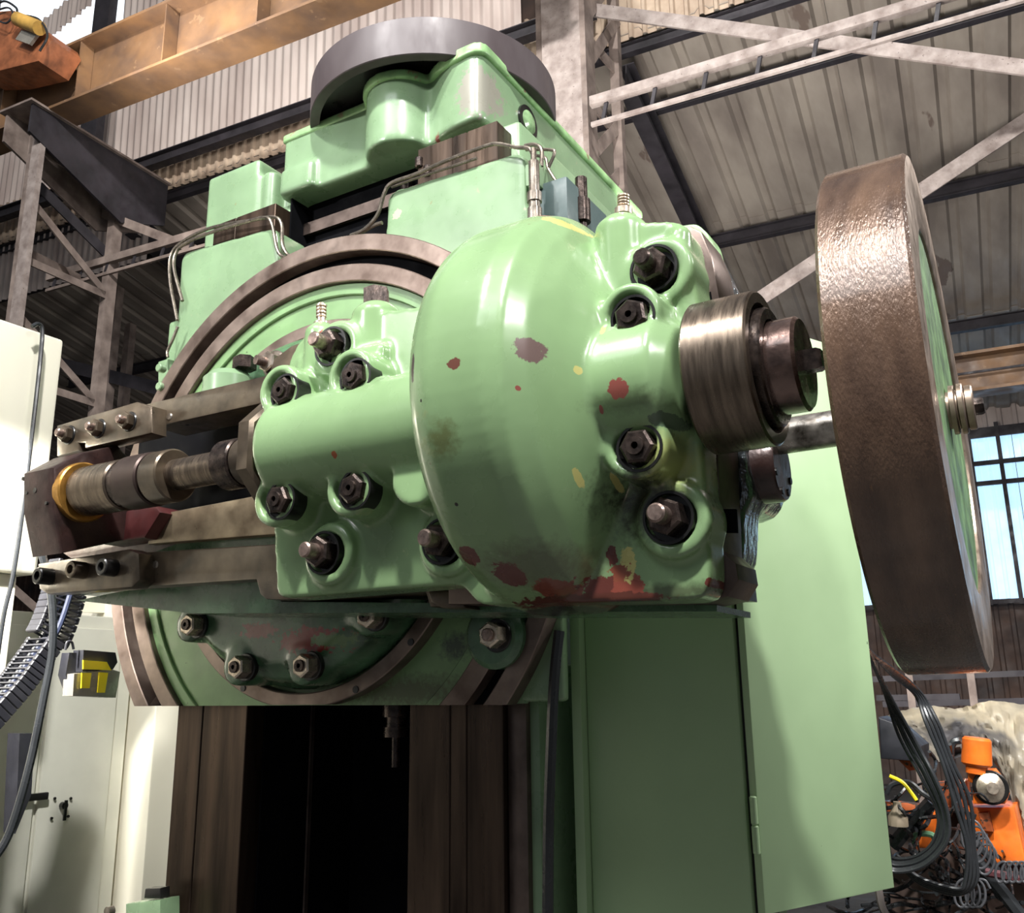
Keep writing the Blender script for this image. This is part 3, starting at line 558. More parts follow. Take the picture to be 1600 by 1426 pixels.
# swivel plate
sw = thing('swivel_plate', 'round green swivel plate with two machined ring tracks, cut flat below', 'machine plate', (DC.x, 2.93, DC.z))
def ring(r0, r1, y0, y1, m, nm, seg=160, bev=.004):
    b = N(); lathe(b, (DC.x, y1, DC.z), (DC.x, y0, DC.z), [(0, r0), (0, r1), (y1-y0-bev, r1), (y1-y0, r1-bev), (y1-y0, r0+bev), (y1-y0-bev, r0), (0, r0)], seg)
    clip(b, (0, 0, 1.452), (0, 0, -1)); return obj(nm, b, m, sw)
ring(1.195, 1.272, 2.88, 2.95, ringm, 'outer_ring'); ring(1.135, 1.195, 2.945, 2.95, void, 'ring_slot'); ring(1.055, 1.135, 2.885, 2.95, ringm, 'inner_ring')  # slot floor painted black for its shade
ring(1.0, 1.055, 2.91, 2.95, disc_paint, 'ring_lip')
b = N(); lathe(b, (DC.x, 2.95, DC.z), (DC.x, 2.9, DC.z), [(0, 0), (0, 1.01), (.025, 1.0), (.025, 0)], 128); clip(b, (0, 0, 1.452), (0, 0, -1)); obj('disc_face', b, disc_paint, sw)
# lower right part of the plate: heavy sector covering the ring
b = N(); prY(b, rounded([Vector((x, y, 0)) for x, y in ((640, 940), (880, 950), (893, 1090), (885, 1098), (815, 1107), (790, 1108), (640, 1100))], 4, 3) and [(640, 940), (883, 950), (870, 1010), (838, 1060), (805, 1106), (795, 1107), (868, 955)], 2.87, .06) if False else None
b.free()

# ================================================================== HUB + TOOL SLIDE
head = thing('cutter_head', 'green cutter head with bulging gear guard and bolted spindle caps', 'machine head', (-1.6, 2.4, 1.7))
hub = Vector((DC.x+.08, 2.75, 2.236))
bms = []
b = N(); lathe(b, (-2.72, 2.9, 2.27), (-2.72, 2.7, 2.27), [(0, 0), (0, .76), (.05, .74), (.13, .72), (.2, .66), (.2, 0)], 96); bms.append(b)
nuts_low = [(300, 976), (375, 1042), (477, 1040), (578, 962)]
for x, y in nuts_low:
    q = PY(x, y, 2.72); b = N(); cyl(b, (q.x, 2.88, q.z), (q.x, 2.69, q.z), .075, 24); bms.append(b)
b = N(); prism(b, [PY(x, y, 2.5) for x, y in ((120, 930), (215, 915), (400, 905), (1100, 925), (1100, 700), (120, 860))], (0, .3, 0)); 
bms.append(b)
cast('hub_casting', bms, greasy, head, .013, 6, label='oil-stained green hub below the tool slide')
b = N(); lathe(b, (-2.72, 2.94, 2.27), (-2.72, 2.86, 2.27), [(0, .77), (0, .83), (.076, .83), (.08, .826), (.08, .775), (.076, .77), (0, .77)], 128); clip(b, (0, 0, 1.456), (0, 0, -1)); obj('hub_ring', b, ringm, head, label='brown machined ring around the hub')
for x, y in ((380, 1075), (556, 1077), (642, 1003)):
    q = PY(x, y, 2.86); b = N(); cyl(b, (q.x, 2.87, q.z), (q.x, 2.856, q.z), .014, 12); obj('dowel_hole', b, black, head)
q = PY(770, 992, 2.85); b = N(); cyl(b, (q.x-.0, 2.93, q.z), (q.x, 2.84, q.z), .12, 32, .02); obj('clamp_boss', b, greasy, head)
# ways (arms)
def plate(nm, px, Y, dy, m, par=head, bev=.006, label=None, r=.0):
    b = N(); P = [PY(x, y, Y) for x, y in px]
    if r: P = rounded(P, r)
    prism(b, P, (0, dy, 0), bev); return obj(nm, b, m, par, label)
plate('upper_way', [(228, 631), (420, 585), (428, 560), (455, 540), (560, 500), (560, 600), (430, 625), (240, 667), (225, 660)], 2.35, .16, armm)
plate('lower_way', [(200, 864), (440, 849), (740, 830), (740, 925), (700, 948), (672, 948), (665, 925), (445, 937), (415, 936), (406, 928), (400, 905), (200, 918)], 2.35, .16, armm)
plate('way_foot', [(668, 922), (712, 922), (728, 950), (690, 950), (672, 940)], 2.34, .1, armm)
plate('upper_clamp', [(88, 664), (212, 627), (237, 634), (237, 676), (222, 680), (132, 700), (132, 692), (122, 692), (122, 703), (88, 713)], 2.28, .07, armm, bev=.01)
plate('lower_clamp', [(58, 880), (200, 857), (216, 864), (218, 905), (205, 918), (72, 928), (60, 920)], 2.28, .07, armm, bev=.012)
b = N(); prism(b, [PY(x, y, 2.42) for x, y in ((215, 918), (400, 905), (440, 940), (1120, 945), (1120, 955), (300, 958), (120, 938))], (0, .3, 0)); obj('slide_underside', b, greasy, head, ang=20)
plate('hollow_shade_plate', [(220, 650), (700, 560), (700, 900), (200, 880)], 2.64, .03, void)  # black plate painted in for the shade of the hollow between the ways
plate('inner_way', [(235, 832), (262, 800), (420, 770), (560, 740), (560, 830), (425, 835), (230, 850)], 2.46, .05, mat('scraped_way_steel', (.3, .22, .13), .35, .6, scale=6, cols=[(.1, .07, .045), (.34, .27, .18)], bump=.2), label='scraped bright inner way behind the arbor')
plate('slide_core', [(440, 560), (1090, 430), (1140, 930), (700, 930), (445, 925)], 2.42, .25, blockm)
# bosses on the disc above upper way
q = PY(395, 590, 2.75); b = N(); cyl(b, (q.x, 2.62, q.z-.25), (q.x, 2.62, PY(395, 575, 2.62).z), .11, 32, .03); obj('way_boss', b, paint2, head)
b = N(); z_ = PY(384, 573, 2.62).z; x_ = PY(382, 573, 2.62).x; hexn(b, (x_, 2.62, z_-.01), (x_, 2.62, z_+.045), .05, .3); obj('hex_nut', b, nutm, head)
q = PY(425, 568, 2.55); b = N(); cyl(b, q+Vector((0, .1, 0)), q, .06, 24, .008); obj('washer', b, bright, head)
b = N(); hexn(b, q, q+Vector((0, -.035, 0)), .045, .5); obj('hex_nut', b, bright, head)
b = N(); cyl(b, q, q+Vector((-.02, -.07, 0)), .02, 16); obj('stud', b, studm, head)

# ------------------------------------------------------------------ head casing
AY, AZ = 2.2, 2.27
bms = []
face = [(432, 932), (427, 835), (436, 640), (452, 560), (470, 528), (486, 520), (520, 515), (552, 512), (600, 485), (655, 478), (850, 420), (935, 378), (950, 350), (1004, 346), (1058, 344), (1074, 356), (1082, 420), (1095, 500), (1095, 700), (1105, 830), (1110, 905), (1098, 937), (745, 945), (722, 912), (450, 934)]
b = N(); prism(b, rounded([PY(x, y, 2.19) for x, y in face], .035, 3), (0, .13, 0)); bms.append(b)
def cylX(x0, x1, y, z, r, bev=.03, seg=48): b = N(); cyl(b, (x0, y, z), (x1, y, z), r, seg, bev); return b
bms.append(cylX(-2.17, -1.3, AY-.03, AZ, .175, .03)); bms.append(cylX(-1.3, -.76, AY-.02, AZ, .185, .05))
# lower leg of each cap half a little proud
def bossY(x, y, r, yf, yb_=2.3, n=36, Yp=2.1, ri=.058, dp=.04):
    q = PY(x, y, Yp); b = N(); L = yb_-yf
    lathe(b, (q.x, yb_, q.z), (q.x, yf, q.z), [(0, 0), (0, r), (L-.008, r), (L, r-.008), (L, ri), (L-dp, ri), (L-dp, 0)] if ri else [(0, 0), (0, r), (L, r), (L, 0)], n); return b
mid = [(447, 613), (557, 590), (440, 782), (556, 765), (990, 497), (1000, 700)]
cor = [(515, 540), (503, 863), (688, 845), (1020, 418), (1043, 808)]
for x, y in mid: bms.append(bossY(x, y, .088, 2.06))
for x, y in ((440, 782), (556, 765), (660, 748), (1000, 700)):
    q = PY(x, y, 2.1); b = N(); bx(b, q.x-.085, q.x+.085, 2.07, 2.3, q.z+.06, q.z+.11, .01); bms.append(b)
for x, y in ((447, 613), (557, 590), (990, 497)):
    q = PY(x, y, 2.1); b = N(); bx(b, q.x-.085, q.x+.085, 2.07, 2.3, q.z-.11, q.z-.06, .01); bms.append(b)
bms.append(bossY(660, 748, .085, 2.06, ri=0))
for x, y in cor: bms.append(bossY(x, y, .1, 2.152, ri=.064, dp=.035, Yp=2.13))
# vertical posts
def post(x, ytop, r, Y=2.25, bot=None):
    q = PY(x, ytop, Y); b = N(); cyl(b, (q.x, Y, q.z-.5), (q.x, Y, q.z), r, 32, .03); return b
bms += [post(590, 478, .085, 2.25), post(503, 505, .056, 2.21), post(970, 342, .075, 2.22), post(1062, 348, .03, 2.2)]
b = N(); q = PY(470, 600, 2.2); bx(b, -2.16, -1.98, 2.17, 2.36, 2.3, 2.62, .03); bms.append(b)
b = N(); bx(b, -1.98, -1.75, 2.15, 2.36, 2.3, 2.58, .02); bms.append(b)
# the bulging gear guard
b = N(); GY, GZ, GR = 2.35, 2.288, .582
lathe(b, (-1.395, GY, GZ), (-.8, GY, GZ), [(0, 0), (0, .5), (.012, .545), (.045, .568), (.09, .582), (.25, .582), (.30, .565), (.345, .51), (.40, .40), (.47, .28), (.50, 0)], 96)
clip(b, (0, 0, 1.7), (0, 0, -1)); clip(b, (0, 2.46, 0), (0, 1, 0)); bms.append(b)

casing = cast('head_casing', bms, paint, head, .0085, 7)
# parting behind caps and the rear body at the right
plate('cap_joint', [(1078, 352), (1096, 362), (1112, 400), (1125, 470), (1120, 480), (1122, 700), (1128, 860), (1150, 880), (1154, 905), (1138, 932), (1100, 940), (700, 944), (700, 600)], 2.32, .17, steel, label='dark machined joint face behind the green caps')
b = N(); prism(b, rounded([PY(x, y, 2.5) for x, y in ((600, 520), (1075, 350), (1100, 366), (1118, 400), (1136, 440), (1142, 500), (1150, 600), (1160, 690), (1176, 770), (1160, 800), (1160, 860), (1152, 890), (1130, 905), (620, 925))], .03), (0, .16, 0))
b3 = N(); prism(b3, rounded([PY(x, y, 2.6) for x, y in ((900, 600), (1160, 600), (1185, 700), (1200, 770), (1178, 800), (900, 830))], .03), (0, .2, 0))
b2 = N(); q = PY(1200, 730, 2.7); cyl(b2, (-.9, 2.68, q.z+.02), (-.7, 2.68, q.z+.02), .13, 32)
cast('rear_body', [b, b2, b3], oilsteel, head, .012, 3, label='oily dark rear body behind the right-hand cap')
b = N(); prism(b, rounded([PY(x, y, 2.5) for x, y in ((1000, 360), (1088, 348), (1108, 366), (1120, 410), (1132, 450), (1140, 500), (1100, 520), (1000, 520))], .02), (0, .1, 0), .008); obj('rear_flange', b, pedge, head)
for (x, y, Y_) in ((1166, 828, 2.56), (1140, 470, 2.58)):
    q = PY(x, y, Y_); b = N(); lathe(b, (q.x-.01, q.y, q.z), (q.x+.05, q.y, q.z), [(0, 0), (0, .045), (.012, .04), (.012, 0)], 24); obj('lug_hole', b, black, head)
for px in (((1095, 462), (1110, 455), (1113, 475), (1105, 492), (1096, 480)), ((1120, 795), (1150, 795), (1152, 832), (1122, 832))):
    plate('clamp_slot', px, 2.315, .01, void, bev=0)
b = N(); q = PY(1205, 728, 2.63); lathe(b, (-.76, 2.63, 2.115), (-.6, 2.63, 2.115), [(0, 0), (0, .1), (.09, .1), (.1, .094), (.1, .0)], 40); obj('shaft_gland', b, blockm, head)
for a in (200, 250, 300, 340): c_ = Vector((-.66, 2.63+.078*math.cos(math.radians(a)), 2.115+.078*math.sin(math.radians(a)))); b = N(); cyl(b, c_, c_+Vector((.004, 0, 0)), .011, 10); obj('gland_screw', b, black, head)
# left end plate of the spindle housing
b = N(); cyl(b, (-2.235, AY, AZ), (-2.165, AY, AZ), .205, 8, .012, rot=math.pi/8); obj('end_plate', b, armm, head, label='octagonal brown end plate left of the green cap')
# nuts
def nut(x, y, stud, r=.048, Yf=2.1, L=.05, par=head, tilt=.4, wr=.066, m=nutm, sl=.05, sm=studm, cup=0):
    q = PY(x, y, Yf-.03); b = N(); hexn(b, (q.x, Yf, q.z), (q.x, Yf-L, q.z), r, tilt); n = obj('hex_nut', b, m, par)
    b = N(); lathe(b, (q.x, Yf+.02, q.z), (q.x, Yf-.006, q.z), [(0, 0), (0, wr), (.026+cup, wr), (.026+cup, wr-.007), (.026, wr-.009), (.026, 0)] if cup else [(0, 0), (0, wr-.003), (.022, wr), (.026, wr-.003), (.026, 0)], 32); obj('washer', b, black, n)
    b = N()
    if stud: cyl(b, (q.x, Yf-L+.01, q.z), (q.x, Yf-L-sl, q.z), r*.5, 20, .005); obj('stud', b, sm, n)
    else:
        lathe(b, (q.x, Yf-L+.01, q.z), (q.x, Yf-L-.01, q.z), [(0, 0), (0, r*.55), (.018, r*.5), (.018, r*.2), (.01, r*.18), (.01, 0)], 20); obj('stud', b, nutm, n)
    return n
for i, (x, y) in enumerate(mid): nut(x, y, False, cup=.031, Yf=2.095, L=.058, r=.046, wr=.062, tilt=.3+i*.35)
for i, (x, y) in enumerate(cor): nut(x, y, True, cup=.022, Yf=2.178, L=.062, r=.049, wr=.068, tilt=.1+i*.4, sm=studm if i < 3 or i == 4 else nutm)
nickel = mat('nickel_nut', (.6, .5, .4), .3, .8, vary=.3, scale=30)
for x, y in nuts_low: nut(x, y, False, r=.045, Yf=2.69, L=.06, wr=.055, tilt=.6, m=nickel)
nut(770, 992, True, r=.046, Yf=2.84, L=.06, wr=.06, tilt=.6, m=nickel, sl=.015)
# clamp bolts
for (x, y) in ((98, 677), (145, 667), (193, 656)): nut(x, y, True, r=.036, Yf=2.28, L=.035, wr=.042, tilt=.5, m=armm, sl=.025)
for (x, y, mm) in ((68, 900, black), (120, 890, armm), (168, 886, black)):
    q = PY(x, y, 2.25); b = N(); lathe(b, (q.x, 2.29, q.z), (q.x, 2.22, q.z), [(0, 0), (0, .034), (.066, .034), (.07, .03), (.07, .018), (.05, .016), (.05, 0)], 24); obj('socket_bolt', b, mm, head)
for (x, y) in ((265, 651), (243, 882)):
    q = PY(x, y, 2.35); b = N(); cyl(b, (q.x, 2.36, q.z), (q.x, 2.345, q.z), .016, 16, .004); obj('grub_screw', b, bright, head)
# grease nipples and the plug
def nipple(x, y0, y1, Y):
    q, t = PY(x, y0, Y), PY(x, y1, Y); L = t.z-q.z; pr = [(0, 0), (0, .026), (.018, .026), (.018, .014), (L*.4, .014)]
    for k in range(4): s = L*(.42+.14*k); pr += [(s, .018), (s+L*.06, .018), (s+L*.07, .012), (s+L*.13, .012)]
    pr += [(L, .008), (L, 0)]; b = N(); lathe(b, q, t, pr, 16); obj('grease_nipple', b, nickel, head)
nipple(502, 512, 473, 2.21); nipple(974, 336, 303, 2.22)
q = PY(588, 478, 2.25); t = PY(588, 453, 2.25); b = N(); lathe(b, q, t, [(0, 0), (0, .045), (t.z-q.z, .045), (t.z-q.z, 0)], 6, .5); obj('hex_plug', b, nutm, head)

# ------------------------------------------------------------------ left bearing bracket
br = thing('bearing_bracket', 'brown faceted bearing bracket holding the left end of the arbor', 'bracket', (-3.4, 2.2, 2.0))
yz = [PX(x, y, -3.28) for x, y in ((84, 730), (130, 706), (185, 695), (240, 760), (244, 800), (232, 836), (98, 864), (84, 792))]
b = N(); prism(b, yz, (-.19, 0, 0), .012); obj('block', b, blockm, br)
by, bz = 2.19, 2.275
b = N(); lathe(b, (-3.29, by, bz), (-3.2, by, bz), [(0, 0), (0, .118), (.035, .118), (.04, .112), (.04, 0)], 48); obj('bush', b, bronze, br)
for (x, y, r_) in ((56, 766, .011), (43, 770, .007), (37, 748, .008), (73, 786, .007)):
    q = PY(x, y, 2.075); b = N(); cyl(b, (q.x, 2.14, q.z), (q.x, 2.07, q.z), r_, 12); obj('bolt_hole', b, black, br)
b = N(); prism(b, [PY(x, y, 2.4) for x, y in ((180, 800), (242, 790), (250, 800), (225, 840), (160, 850))], (0, .15, 0), .01); obj('lower_lug', b, mat('dark_red_casting', (.055, .014, .014), .4, vary=.4), br)
plate('bracket_slide', [(95, 862), (230, 836), (380, 790), (380, 815), (225, 870), (110, 872)], 2.5, .06, blockm, br)
# arbor
ar = thing('arbor', 'oily steel arbor shaft between the left bracket and the head', 'shaft', (-2.75, 2.19, 2.275))
def sect(nm, xa, xb_, r, m, bev=.006): b = N(); cyl(b, (xa, by, bz), (xb_, by, bz), r, 48, bev); return obj(nm, b, m, ar)
def ax(px, y=750, r=.08): return PY(px, y, by-r).x
X_ = [ax(p) for p in (113, 168, 178, 216, 226, 246, 318, 332, 352, 380)]
sect('journal', -3.24, X_[1], .098, collarm); sect('groove', X_[1]-.01, X_[2]+.01, .09, nutm); sect('collar', X_[2], X_[3], .102, mat('brown_collar', (.06, .04, .035), .4, .6, vary=.3)); sect('collar', X_[3]+.008, X_[5], .098, armm)
sect('shaft', X_[5]-.01, -2.25, .058, collarm, .003); sect('collar', X_[6]+.02, X_[8], .088, nutm); sect('sleeve', X_[8]+.002, -2.3, .082, armm)
# right spindle end
sp = thing('spindle_end', 'turned steel spindle collar with square drive stub left of the flywheel', 'spindle', (-.6, AY, AZ))
def lx(nm, xa, prof, m, seg=64, y=AY, z=AZ, rot=0, par=sp): b = N(); lathe(b, (xa, y, z), (xa+1, y, z), prof, seg, rot); return obj(nm, b, m, par)
XC0 = PY(1064, 580, 2.02).x; XC1 = PY(1172, 600, 2.02).x; XK1 = PY(1250, 590, 2.12).x; XS1 = PY(1284, 577, 2.17).x
w_ = XC1-XC0
lx('collar', XC0, [(0, 0), (0, .19), (.006, .196), (w_-.005, .196), (w_, .19), (w_, .165), (w_-.03, .16), (w_-.03, 0)], collarm)
lx('inner_sleeve', XC0, [(0, 0), (0, .15), (w_+.015, .15), (w_+.02, .145), (w_+.02, .12), (w_-.02, .11), (w_-.02, 0)], nutm)
lx('nose', XC1-.06, [(0, 0), (0, .118), (XK1-XC1+.052, .118), (XK1-XC1+.06, .11), (XK1-XC1+.06, 0)], mat('oily_brown_nose', (.09, .055, .045), .25, .75, scale=14, cols=[(.03, .018, .015), (.22, .14, .12)], bump=.5, bscale=35, coat=.5), z=AZ-.005)
lx('square_stub', XK1-.01, [(0, 0), (0, .036), (XS1-XK1, .036), (XS1-XK1+.01, .03), (XS1-XK1+.01, 0)], nutm, 4, z=AZ-.002, rot=.9)
for (x, y) in ((1203, 592), (1222, 655)):
    q = PY(x, y, 2.095); c_ = Vector((q.x, AY, AZ)); d_ = Vector((0, q.y-AY, q.z-AZ)).normalized(); b = N(); cyl(b, c_+d_*.1, c_+d_*.1195, .012, 12); obj('pin_hole', b, black, sp)

# ================================================================== FLYWHEEL
FC = Vector((-.3, 2.629, 2.209)); FR = .681
AX = Vector((math.cos(.022)*math.cos(.013), math.sin(.022)*math.cos(.013), math.sin(.013)))
fl = thing('flywheel', 'large brown lacquered flywheel with green web at the right', 'flywheel', FC)
def fx(nm, t0, prof, m, seg=128, rot=0, k=1): b = N(); p = FC+AX*t0; lathe(b, p, p+AX, prof, seg, rot); return obj(nm, b, m, fl)
fx('rim', -.099, [(0, .49), (0, FR-.008), (.008, FR), (.19, FR), (.198, FR-.008)], flym)
fx('rim_face', .0985, [(0, FR-.008), (0, .49), (-.004, .484), (-.02, .482)], flyface)
fx('web', .088, [(0, 0), (0, .49), (-.05, .49), (-.05, 0)], flyweb)
fx('hub', -.1, [(0, 0), (0, .11), (.14, .11), (.17, .085), (.17, 0)], flyweb, 48)
fx('shaft', -.44, [(0, 0), (0, .052), (.42, .052), (.42, 0)], mat('worn_shaft', (.3, .27, .24), .3, .8, scale=16, cols=[(.07, .06, .05), (.6, .55, .5)], bump=.3), 48)
hx = [(.05, .05, .05), (.097, .014, .066), (.111, .006, .052), (.117, .014, .068), (.131, .004, .055), (.135, .018, .06)]
for t0, L_, r_ in hx: fx('hub_washer', t0, [(0, 0), (0, r_), (L_-.003, r_), (L_, r_-.003), (L_, 0)], flyface, 48)
fx('shaft_end', .15, [(0, 0), (0, .024), (.02, .024), (.025, .02), (.025, 0)], nutm, 6)

# ================================================================== GREEN CABINET WITH OPEN DOOR
HP = PY(1170, 1100, 3.2); DV = Vector((.416, .909, 0)); DN = Vector((.909, -.416, 0))
cab = thing('electrical_cabinet', 'green electrical cabinet behind the head, right of the column', 'cabinet', (-1.3, 3.4, 0))
b = N(); bx(b, -1.6, HP.x-.035, 3.2, 3.6, 0, 2.8, .012); obj('cabinet_body', b, door_paint, cab)
b = N(); bx(b, HP.x-.035, HP.x-.008, 3.23, 3.4, 0, 2.8); obj('door_seal', b, black, cab)
b = N(); t1 = .697; a_ = Vector((HP.x+.005, 3.2, 0)); P = [a_+Vector((0, 0, .79)), a_+DV*t1+Vector((0, 0, .79)), a_+DV*t1+Vector((0, 0, 2.88)), a_+Vector((0, 0, 2.88))]
prism(b, P, -DN*.03, .006); dr_ = obj('door', b, door_paint, cab)
b = N(); zh0, zh1 = PY(1183, 1333, 3.2).z, PY(1178, 1243, 3.2).z; cyl(b, (HP.x-.004, 3.185, zh0), (HP.x-.004, 3.185, (zh0+zh1)/2-.002), .012, 16, .003); cyl(b, (HP.x-.004, 3.185, (zh0+zh1)/2+.002), (HP.x-.004, 3.185, zh1), .012, 16, .003); obj('hinge', b, door_paint, dr_)
b = N(); zh0, zh1 = zh0+1.4, zh1+1.4; cyl(b, (HP.x-.004, 3.185, zh0), (HP.x-.004, 3.185, zh1), .012, 16, .003); obj('hinge', b, door_paint, dr_)
b = N(); bx(b, -1.64, -1.6, 3.16, 3.6, 0, 2.8, .004); obj('side_flange', b, door_paint, cab)

# ================================================================== BACKGROUND RIGHT: ORANGE MACHINE, TARP, CABLES
om = thing('orange_machine', 'orange machine with gauge and filter bowl under a dirty plastic sheet', 'machine', (-.05, 6, 0))
def opl(nm, px, Y, dy, m, bev=.01): b = N(); prism(b, [PY(x, y, Y) for x, y in px], (0, dy, 0), bev); return obj(nm, b, m, om)
q0, q1 = PY(1526, 1152, 5.9), PY(1526, 1196, 5.9); b = N(); cyl(b, q1, q0, .078, 32, .012, r2=.074); obj('filter_bowl', b, orange, om)
b = N(); cyl(b, PY(1526, 1208, 5.9), q1, .055, 24); obj('filter_neck', b, orange, om)
opl('valve_body', [(1512, 1204), (1552, 1204), (1566, 1222), (1574, 1245), (1570, 1256), (1520, 1256), (1520, 1224), (1512, 1220)], 5.9, .2, orange)
q = PY(1548, 1230, 5.88); b = N(); lathe(b, q, q+Vector((.02, -.07, 0)), [(0, 0), (0, .075), (.02, .075), (.03, .06), (.04, .04), (.05, .03), (.05, 0)], 32); obj('gauge', b, nickel, om)
b = N(); cyl(b, q+Vector((0, .01, 0)), q+Vector((0, -.01, 0)), .09, 32, .005); obj('gauge_ring', b, black, om)
opl('bed', [(1508, 1262), (1585, 1262), (1602, 1340), (1640, 1356), (1530, 1346), (1508, 1300)], 6.0, .4, orange)
opl('bed_rib', [(1528, 1270), (1545, 1268), (1552, 1300), (1536, 1298)], 5.95, .05, dorange)
opl('arm', [(1432, 1268), (1462, 1268), (1460, 1325), (1436, 1325)], 5.8, .2, orange); opl('crossbar', [(1385, 1252), (1480, 1262), (1480, 1278), (1385, 1268)], 5.85, .1, dorange)
opl('crossbar', [(1400, 1184), (1436, 1186), (1436, 1202), (1420, 1204)], 5.95, .1, dorange); opl('base', [(1380, 1270), (1510, 1270), (1540, 1350), (1700, 1370), (1700, 1600), (1380, 1600)], 6.25, .4, bgwall)
opl('dark_housing', [(1372, 1120), (1400, 1130), (1440, 1165), (1440, 1190), (1376, 1185)], 5.8, .3, chainm); opl('pump_block', [(1460, 1225), (1510, 1220), (1512, 1262), (1460, 1262)], 6.1, .2, dorange)
b = N(); 
import mathutils
c0 = [PY(x, y, 5.9) for x, y in ((1440, 1305), (1452, 1300), (1464, 1303))]
tube(b, [PY(x, y, 5.7) for x, y in ((1430, 1318), (1430, 1306), (1440, 1302), (1456, 1304), (1462, 1312))], .016); obj('green_hose', b, mat('pale_green_hose', (.2, .42, .24), .5), om)
b = N(); lathe(b, PY(1404, 1290, 5.5), PY(1402, 1262, 5.5), [(0, 0), (0, .05), (.05, .05), (.09, .025), (.12, .02), (.12, 0)], 10); obj('plug_connector', b, mat('dirty_connector', (.3, .24, .17), .6), om)
# tarp heap
import math as _m
b = N(); nu, nv = 60, 26
edge_top = spline([Vector((x, y, 0)) for x, y in ((1378, 1122), (1400, 1112), (1450, 1103), (1500, 1106), (1545, 1095), (1600, 1100), (1680, 1108))], 12)
edge_bot = spline([Vector((x, y, 0)) for x, y in ((1400, 1140), (1430, 1160), (1470, 1190), (1530, 1175), (1570, 1215), (1592, 1290), (1640, 1370))], 12)
grid = []
rn = random.Random(3)
from mathutils import noise as mn
for i in range(len(edge_top)):
    row = []
    for j in range(nv+1):
        t = j/nv; e = edge_top[i]*(1-t)+edge_bot[i]*t; Y = 6.75-.45*math.sin(t*math.pi*.5)+.09*mn.noise(Vector((i*.16, j*.2, 0)))+.05*mn.noise(Vector((i*.5, j*.35, 3)))
        row.append(b.verts.new(PY(e.x, e.y+3*mn.noise(Vector((i*.4, j*.1, 7))), Y)))
    grid.append(row)
for i in range(len(grid)-1):
    for j in range(nv): b.faces.new((grid[i][j], grid[i+1][j], grid[i+1][j+1], grid[i][j+1]))
bmesh.ops.solidify(b, geom=b.faces[:], thickness=.004)
tag(obj('plastic_sheet', b, tarp, ang=60), 'crumpled dirty plastic sheet draped over the orange machine', 'plastic sheet')
# cables
def cable(pts, r, lab, Y=5.2, grp=None, m=rubber):
    b = N(); tube(b, [PY(p[0], p[1], Y+(p[2] if len(p) > 2 else 0)) for p in pts], r, 7, 7); tag(obj('cable', b, m), lab, 'cable', grp)
gl1 = 'black cables in the hanging loop behind the green door'
for k in range(5):
    d = k*5.2+(k%2)*1.5
    cable([(1352, 1010-d*.3, -1.1), (1380+d*.2, 1075, -.3), (1405+d, 1150), (1440+d, 1215), (1466+d*.7, 1270), (1458+d, 1315), (1430+d*.6, 1338+d*.7), (1395, 1340+d), (1388, 1322+d*.6)], .009, ('innermost', 'second innermost', 'middle', 'second outermost', 'outermost')[k]+' black cable of the thick loop hanging behind the green door', Y=5.0-.02*k, grp=gl1)
gl2 = 'black cables falling to the right of the loop'
for k in range(4):
    d = k*5
    cable([(1355, 1012+d*.3, -1.2), (1395+d, 1055, -.4), (1430+d*.7, 1085), (1447+d*1.3, 1130), (1472+d*1.1, 1190), (1490+d*1.7, 1250), (1510+d*.8, 1320), (1508+d*1.2, 1375), (1495, 1388+k*3), (1440, 1372+k*3), (1408, 1348+k*2)], .009, ('leftmost', 'second from left', 'third from left', 'rightmost')[k]+' of the long black cables falling right of the loop', Y=5.1+.02*k, grp=gl2)
cable([(1500, 1156), (1488, 1162), (1485, 1190), (1490, 1230), (1492, 1262)], .02, 'bent black hose into the orange filter bowl', Y=5.85)
cable([(1385, 1240), (1395, 1225), (1420, 1222), (1440, 1238), (1462, 1255), (1470, 1290)], .014, 'black hose arching left of the cable loop', Y=5.4)
cable([(1390, 1212), (1410, 1222), (1425, 1240), (1432, 1250)], .01, 'short yellow cable beside the cable loop', Y=5.3, m=yellow)
cable([(1395, 1322), (1425, 1285), (1455, 1253)], .035, 'thick black rod-like hose leaning behind the cable loop', Y=5.6)
cable([(1512, 1330), (1560, 1385), (1610, 1450)], .035, 'thick dark hose running to the bottom right corner', Y=5.7)
cable([(1540, 1362), (1580, 1370), (1640, 1385)], .022, 'dark red hose at the right edge below the orange bed', Y=5.6, m=mat('dark_red_hose', (.09, .025, .03), .5))
cable([(1520, 1270), (1516, 1290), (1530, 1320), (1550, 1345), (1560, 1368)], .02, 'dark hose curving down over the orange bed', Y=5.7)
cable([(1372, 1385), (1380, 1420), (1400, 1450)], .02, 'grey pipe below the green door corner', Y=5.2, m=mat('grey_pipe', (.2, .17, .16), .5))
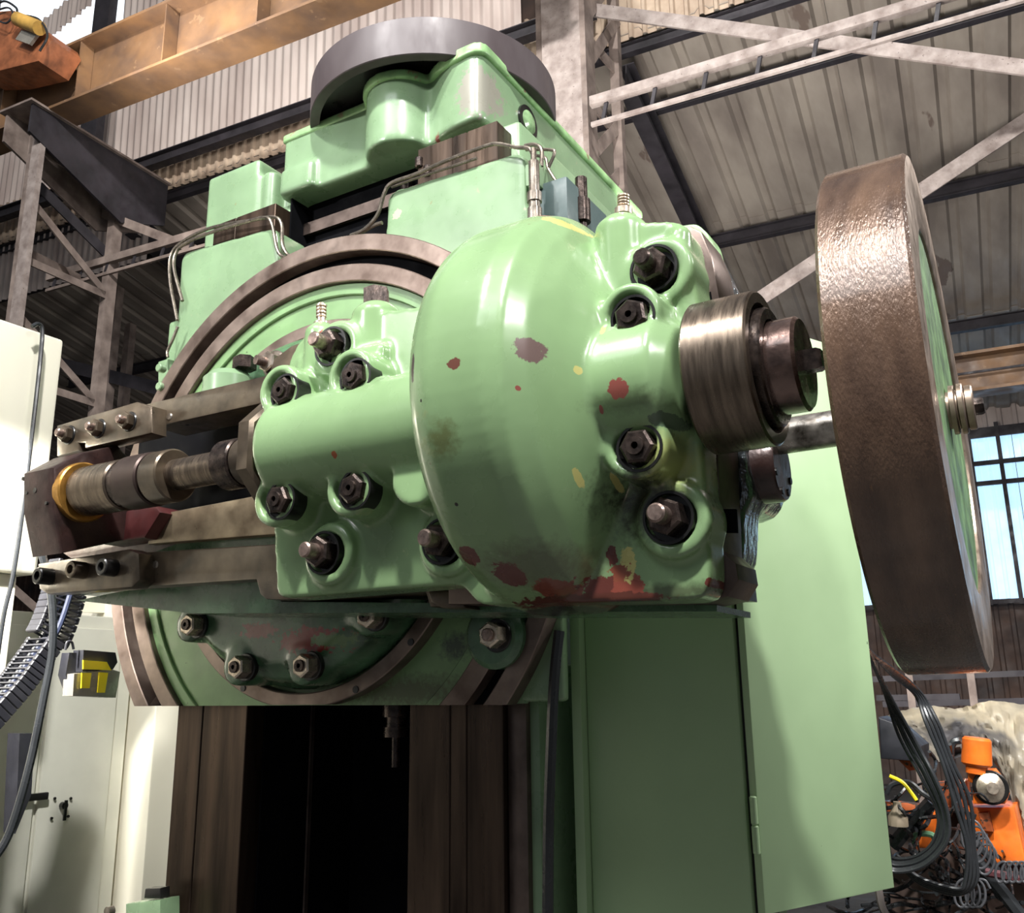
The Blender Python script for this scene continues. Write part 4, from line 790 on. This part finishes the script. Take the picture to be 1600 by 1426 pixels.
# coiled and tangled thin wire at the bottom right
for j, (cx, cy, n_, dx, rr) in enumerate(((1515, 1300, 5, 6, 26), (1560, 1362, 7, 10, 16), (1500, 1395, 4, 9, 22))):
    pts = [(cx+dx*t/8+rr*.6*math.cos(t*.8), cy+(0 if j != 0 else t*1.2)+rr*math.sin(t*.8)) for t in range(n_*8)]
    cable(pts, .006, ('thin wire coiled in front of the orange bed', 'thin coiled cord at the right edge under the orange bed', 'thin tangled wire at the bottom under the cable loop')[j], Y=5.3, m=mat('grey_wire', (.09, .09, .1), .4))
rn = random.Random(5)
b = N()
for k in range(46):
    x, y = rn.uniform(1385, 1600), rn.uniform(1350, 1430); pts = []
    a = rn.uniform(0, 6.28)
    for t in range(6): pts.append(PY(x, y, 5.9+rn.uniform(-.2, .2))); a += rn.uniform(-.8, .8); x += 22*math.cos(a); y += 14*math.sin(a)
    tube(b, pts, rn.uniform(.005, .014), 5, 4)
w = tag(obj('wire_tangle', b, rubber), 'tangle of dark wires heaped under the orange machine', 'wires'); w['kind'] = 'stuff'
b = N()
for k in range(26):
    x, y = rn.uniform(1380, 1500), rn.uniform(1215, 1350); pts = []; a = rn.uniform(0, 6.28)
    for t in range(5): pts.append(PY(x, y, 5.6+rn.uniform(-.15, .15))); a += rn.uniform(-.8, .8); x += 16*math.cos(a); y += 16*math.sin(a)
    tube(b, pts, rn.uniform(.005, .012), 5, 4)
w = tag(obj('wire_tangle', b, rubber), 'tangle of thin dark wires inside the cable loop', 'wires'); w['kind'] = 'stuff'
# dark shelving / railing behind the tarp
rl = thing('sooty_railing', 'sooty steel railing behind the plastic sheet', 'railing', PY(1480, 1080, 9))
for (a, c) in (((1340, 1062), (1640, 1050)), ((1370, 1090), (1500, 1088)), ((1380, 1100), (1640, 1094))): b = N(); bar(b, PY(*a, 9), PY(*c, 9), .05, .05); obj('rail', b, dsteel, rl)
for x in (1516, 1420): b = N(); p_ = PY(x, 1048, 9); bar(b, Vector((p_.x, 9, 0)), p_, .06, .06); obj('upright', b, rsteel, rl)
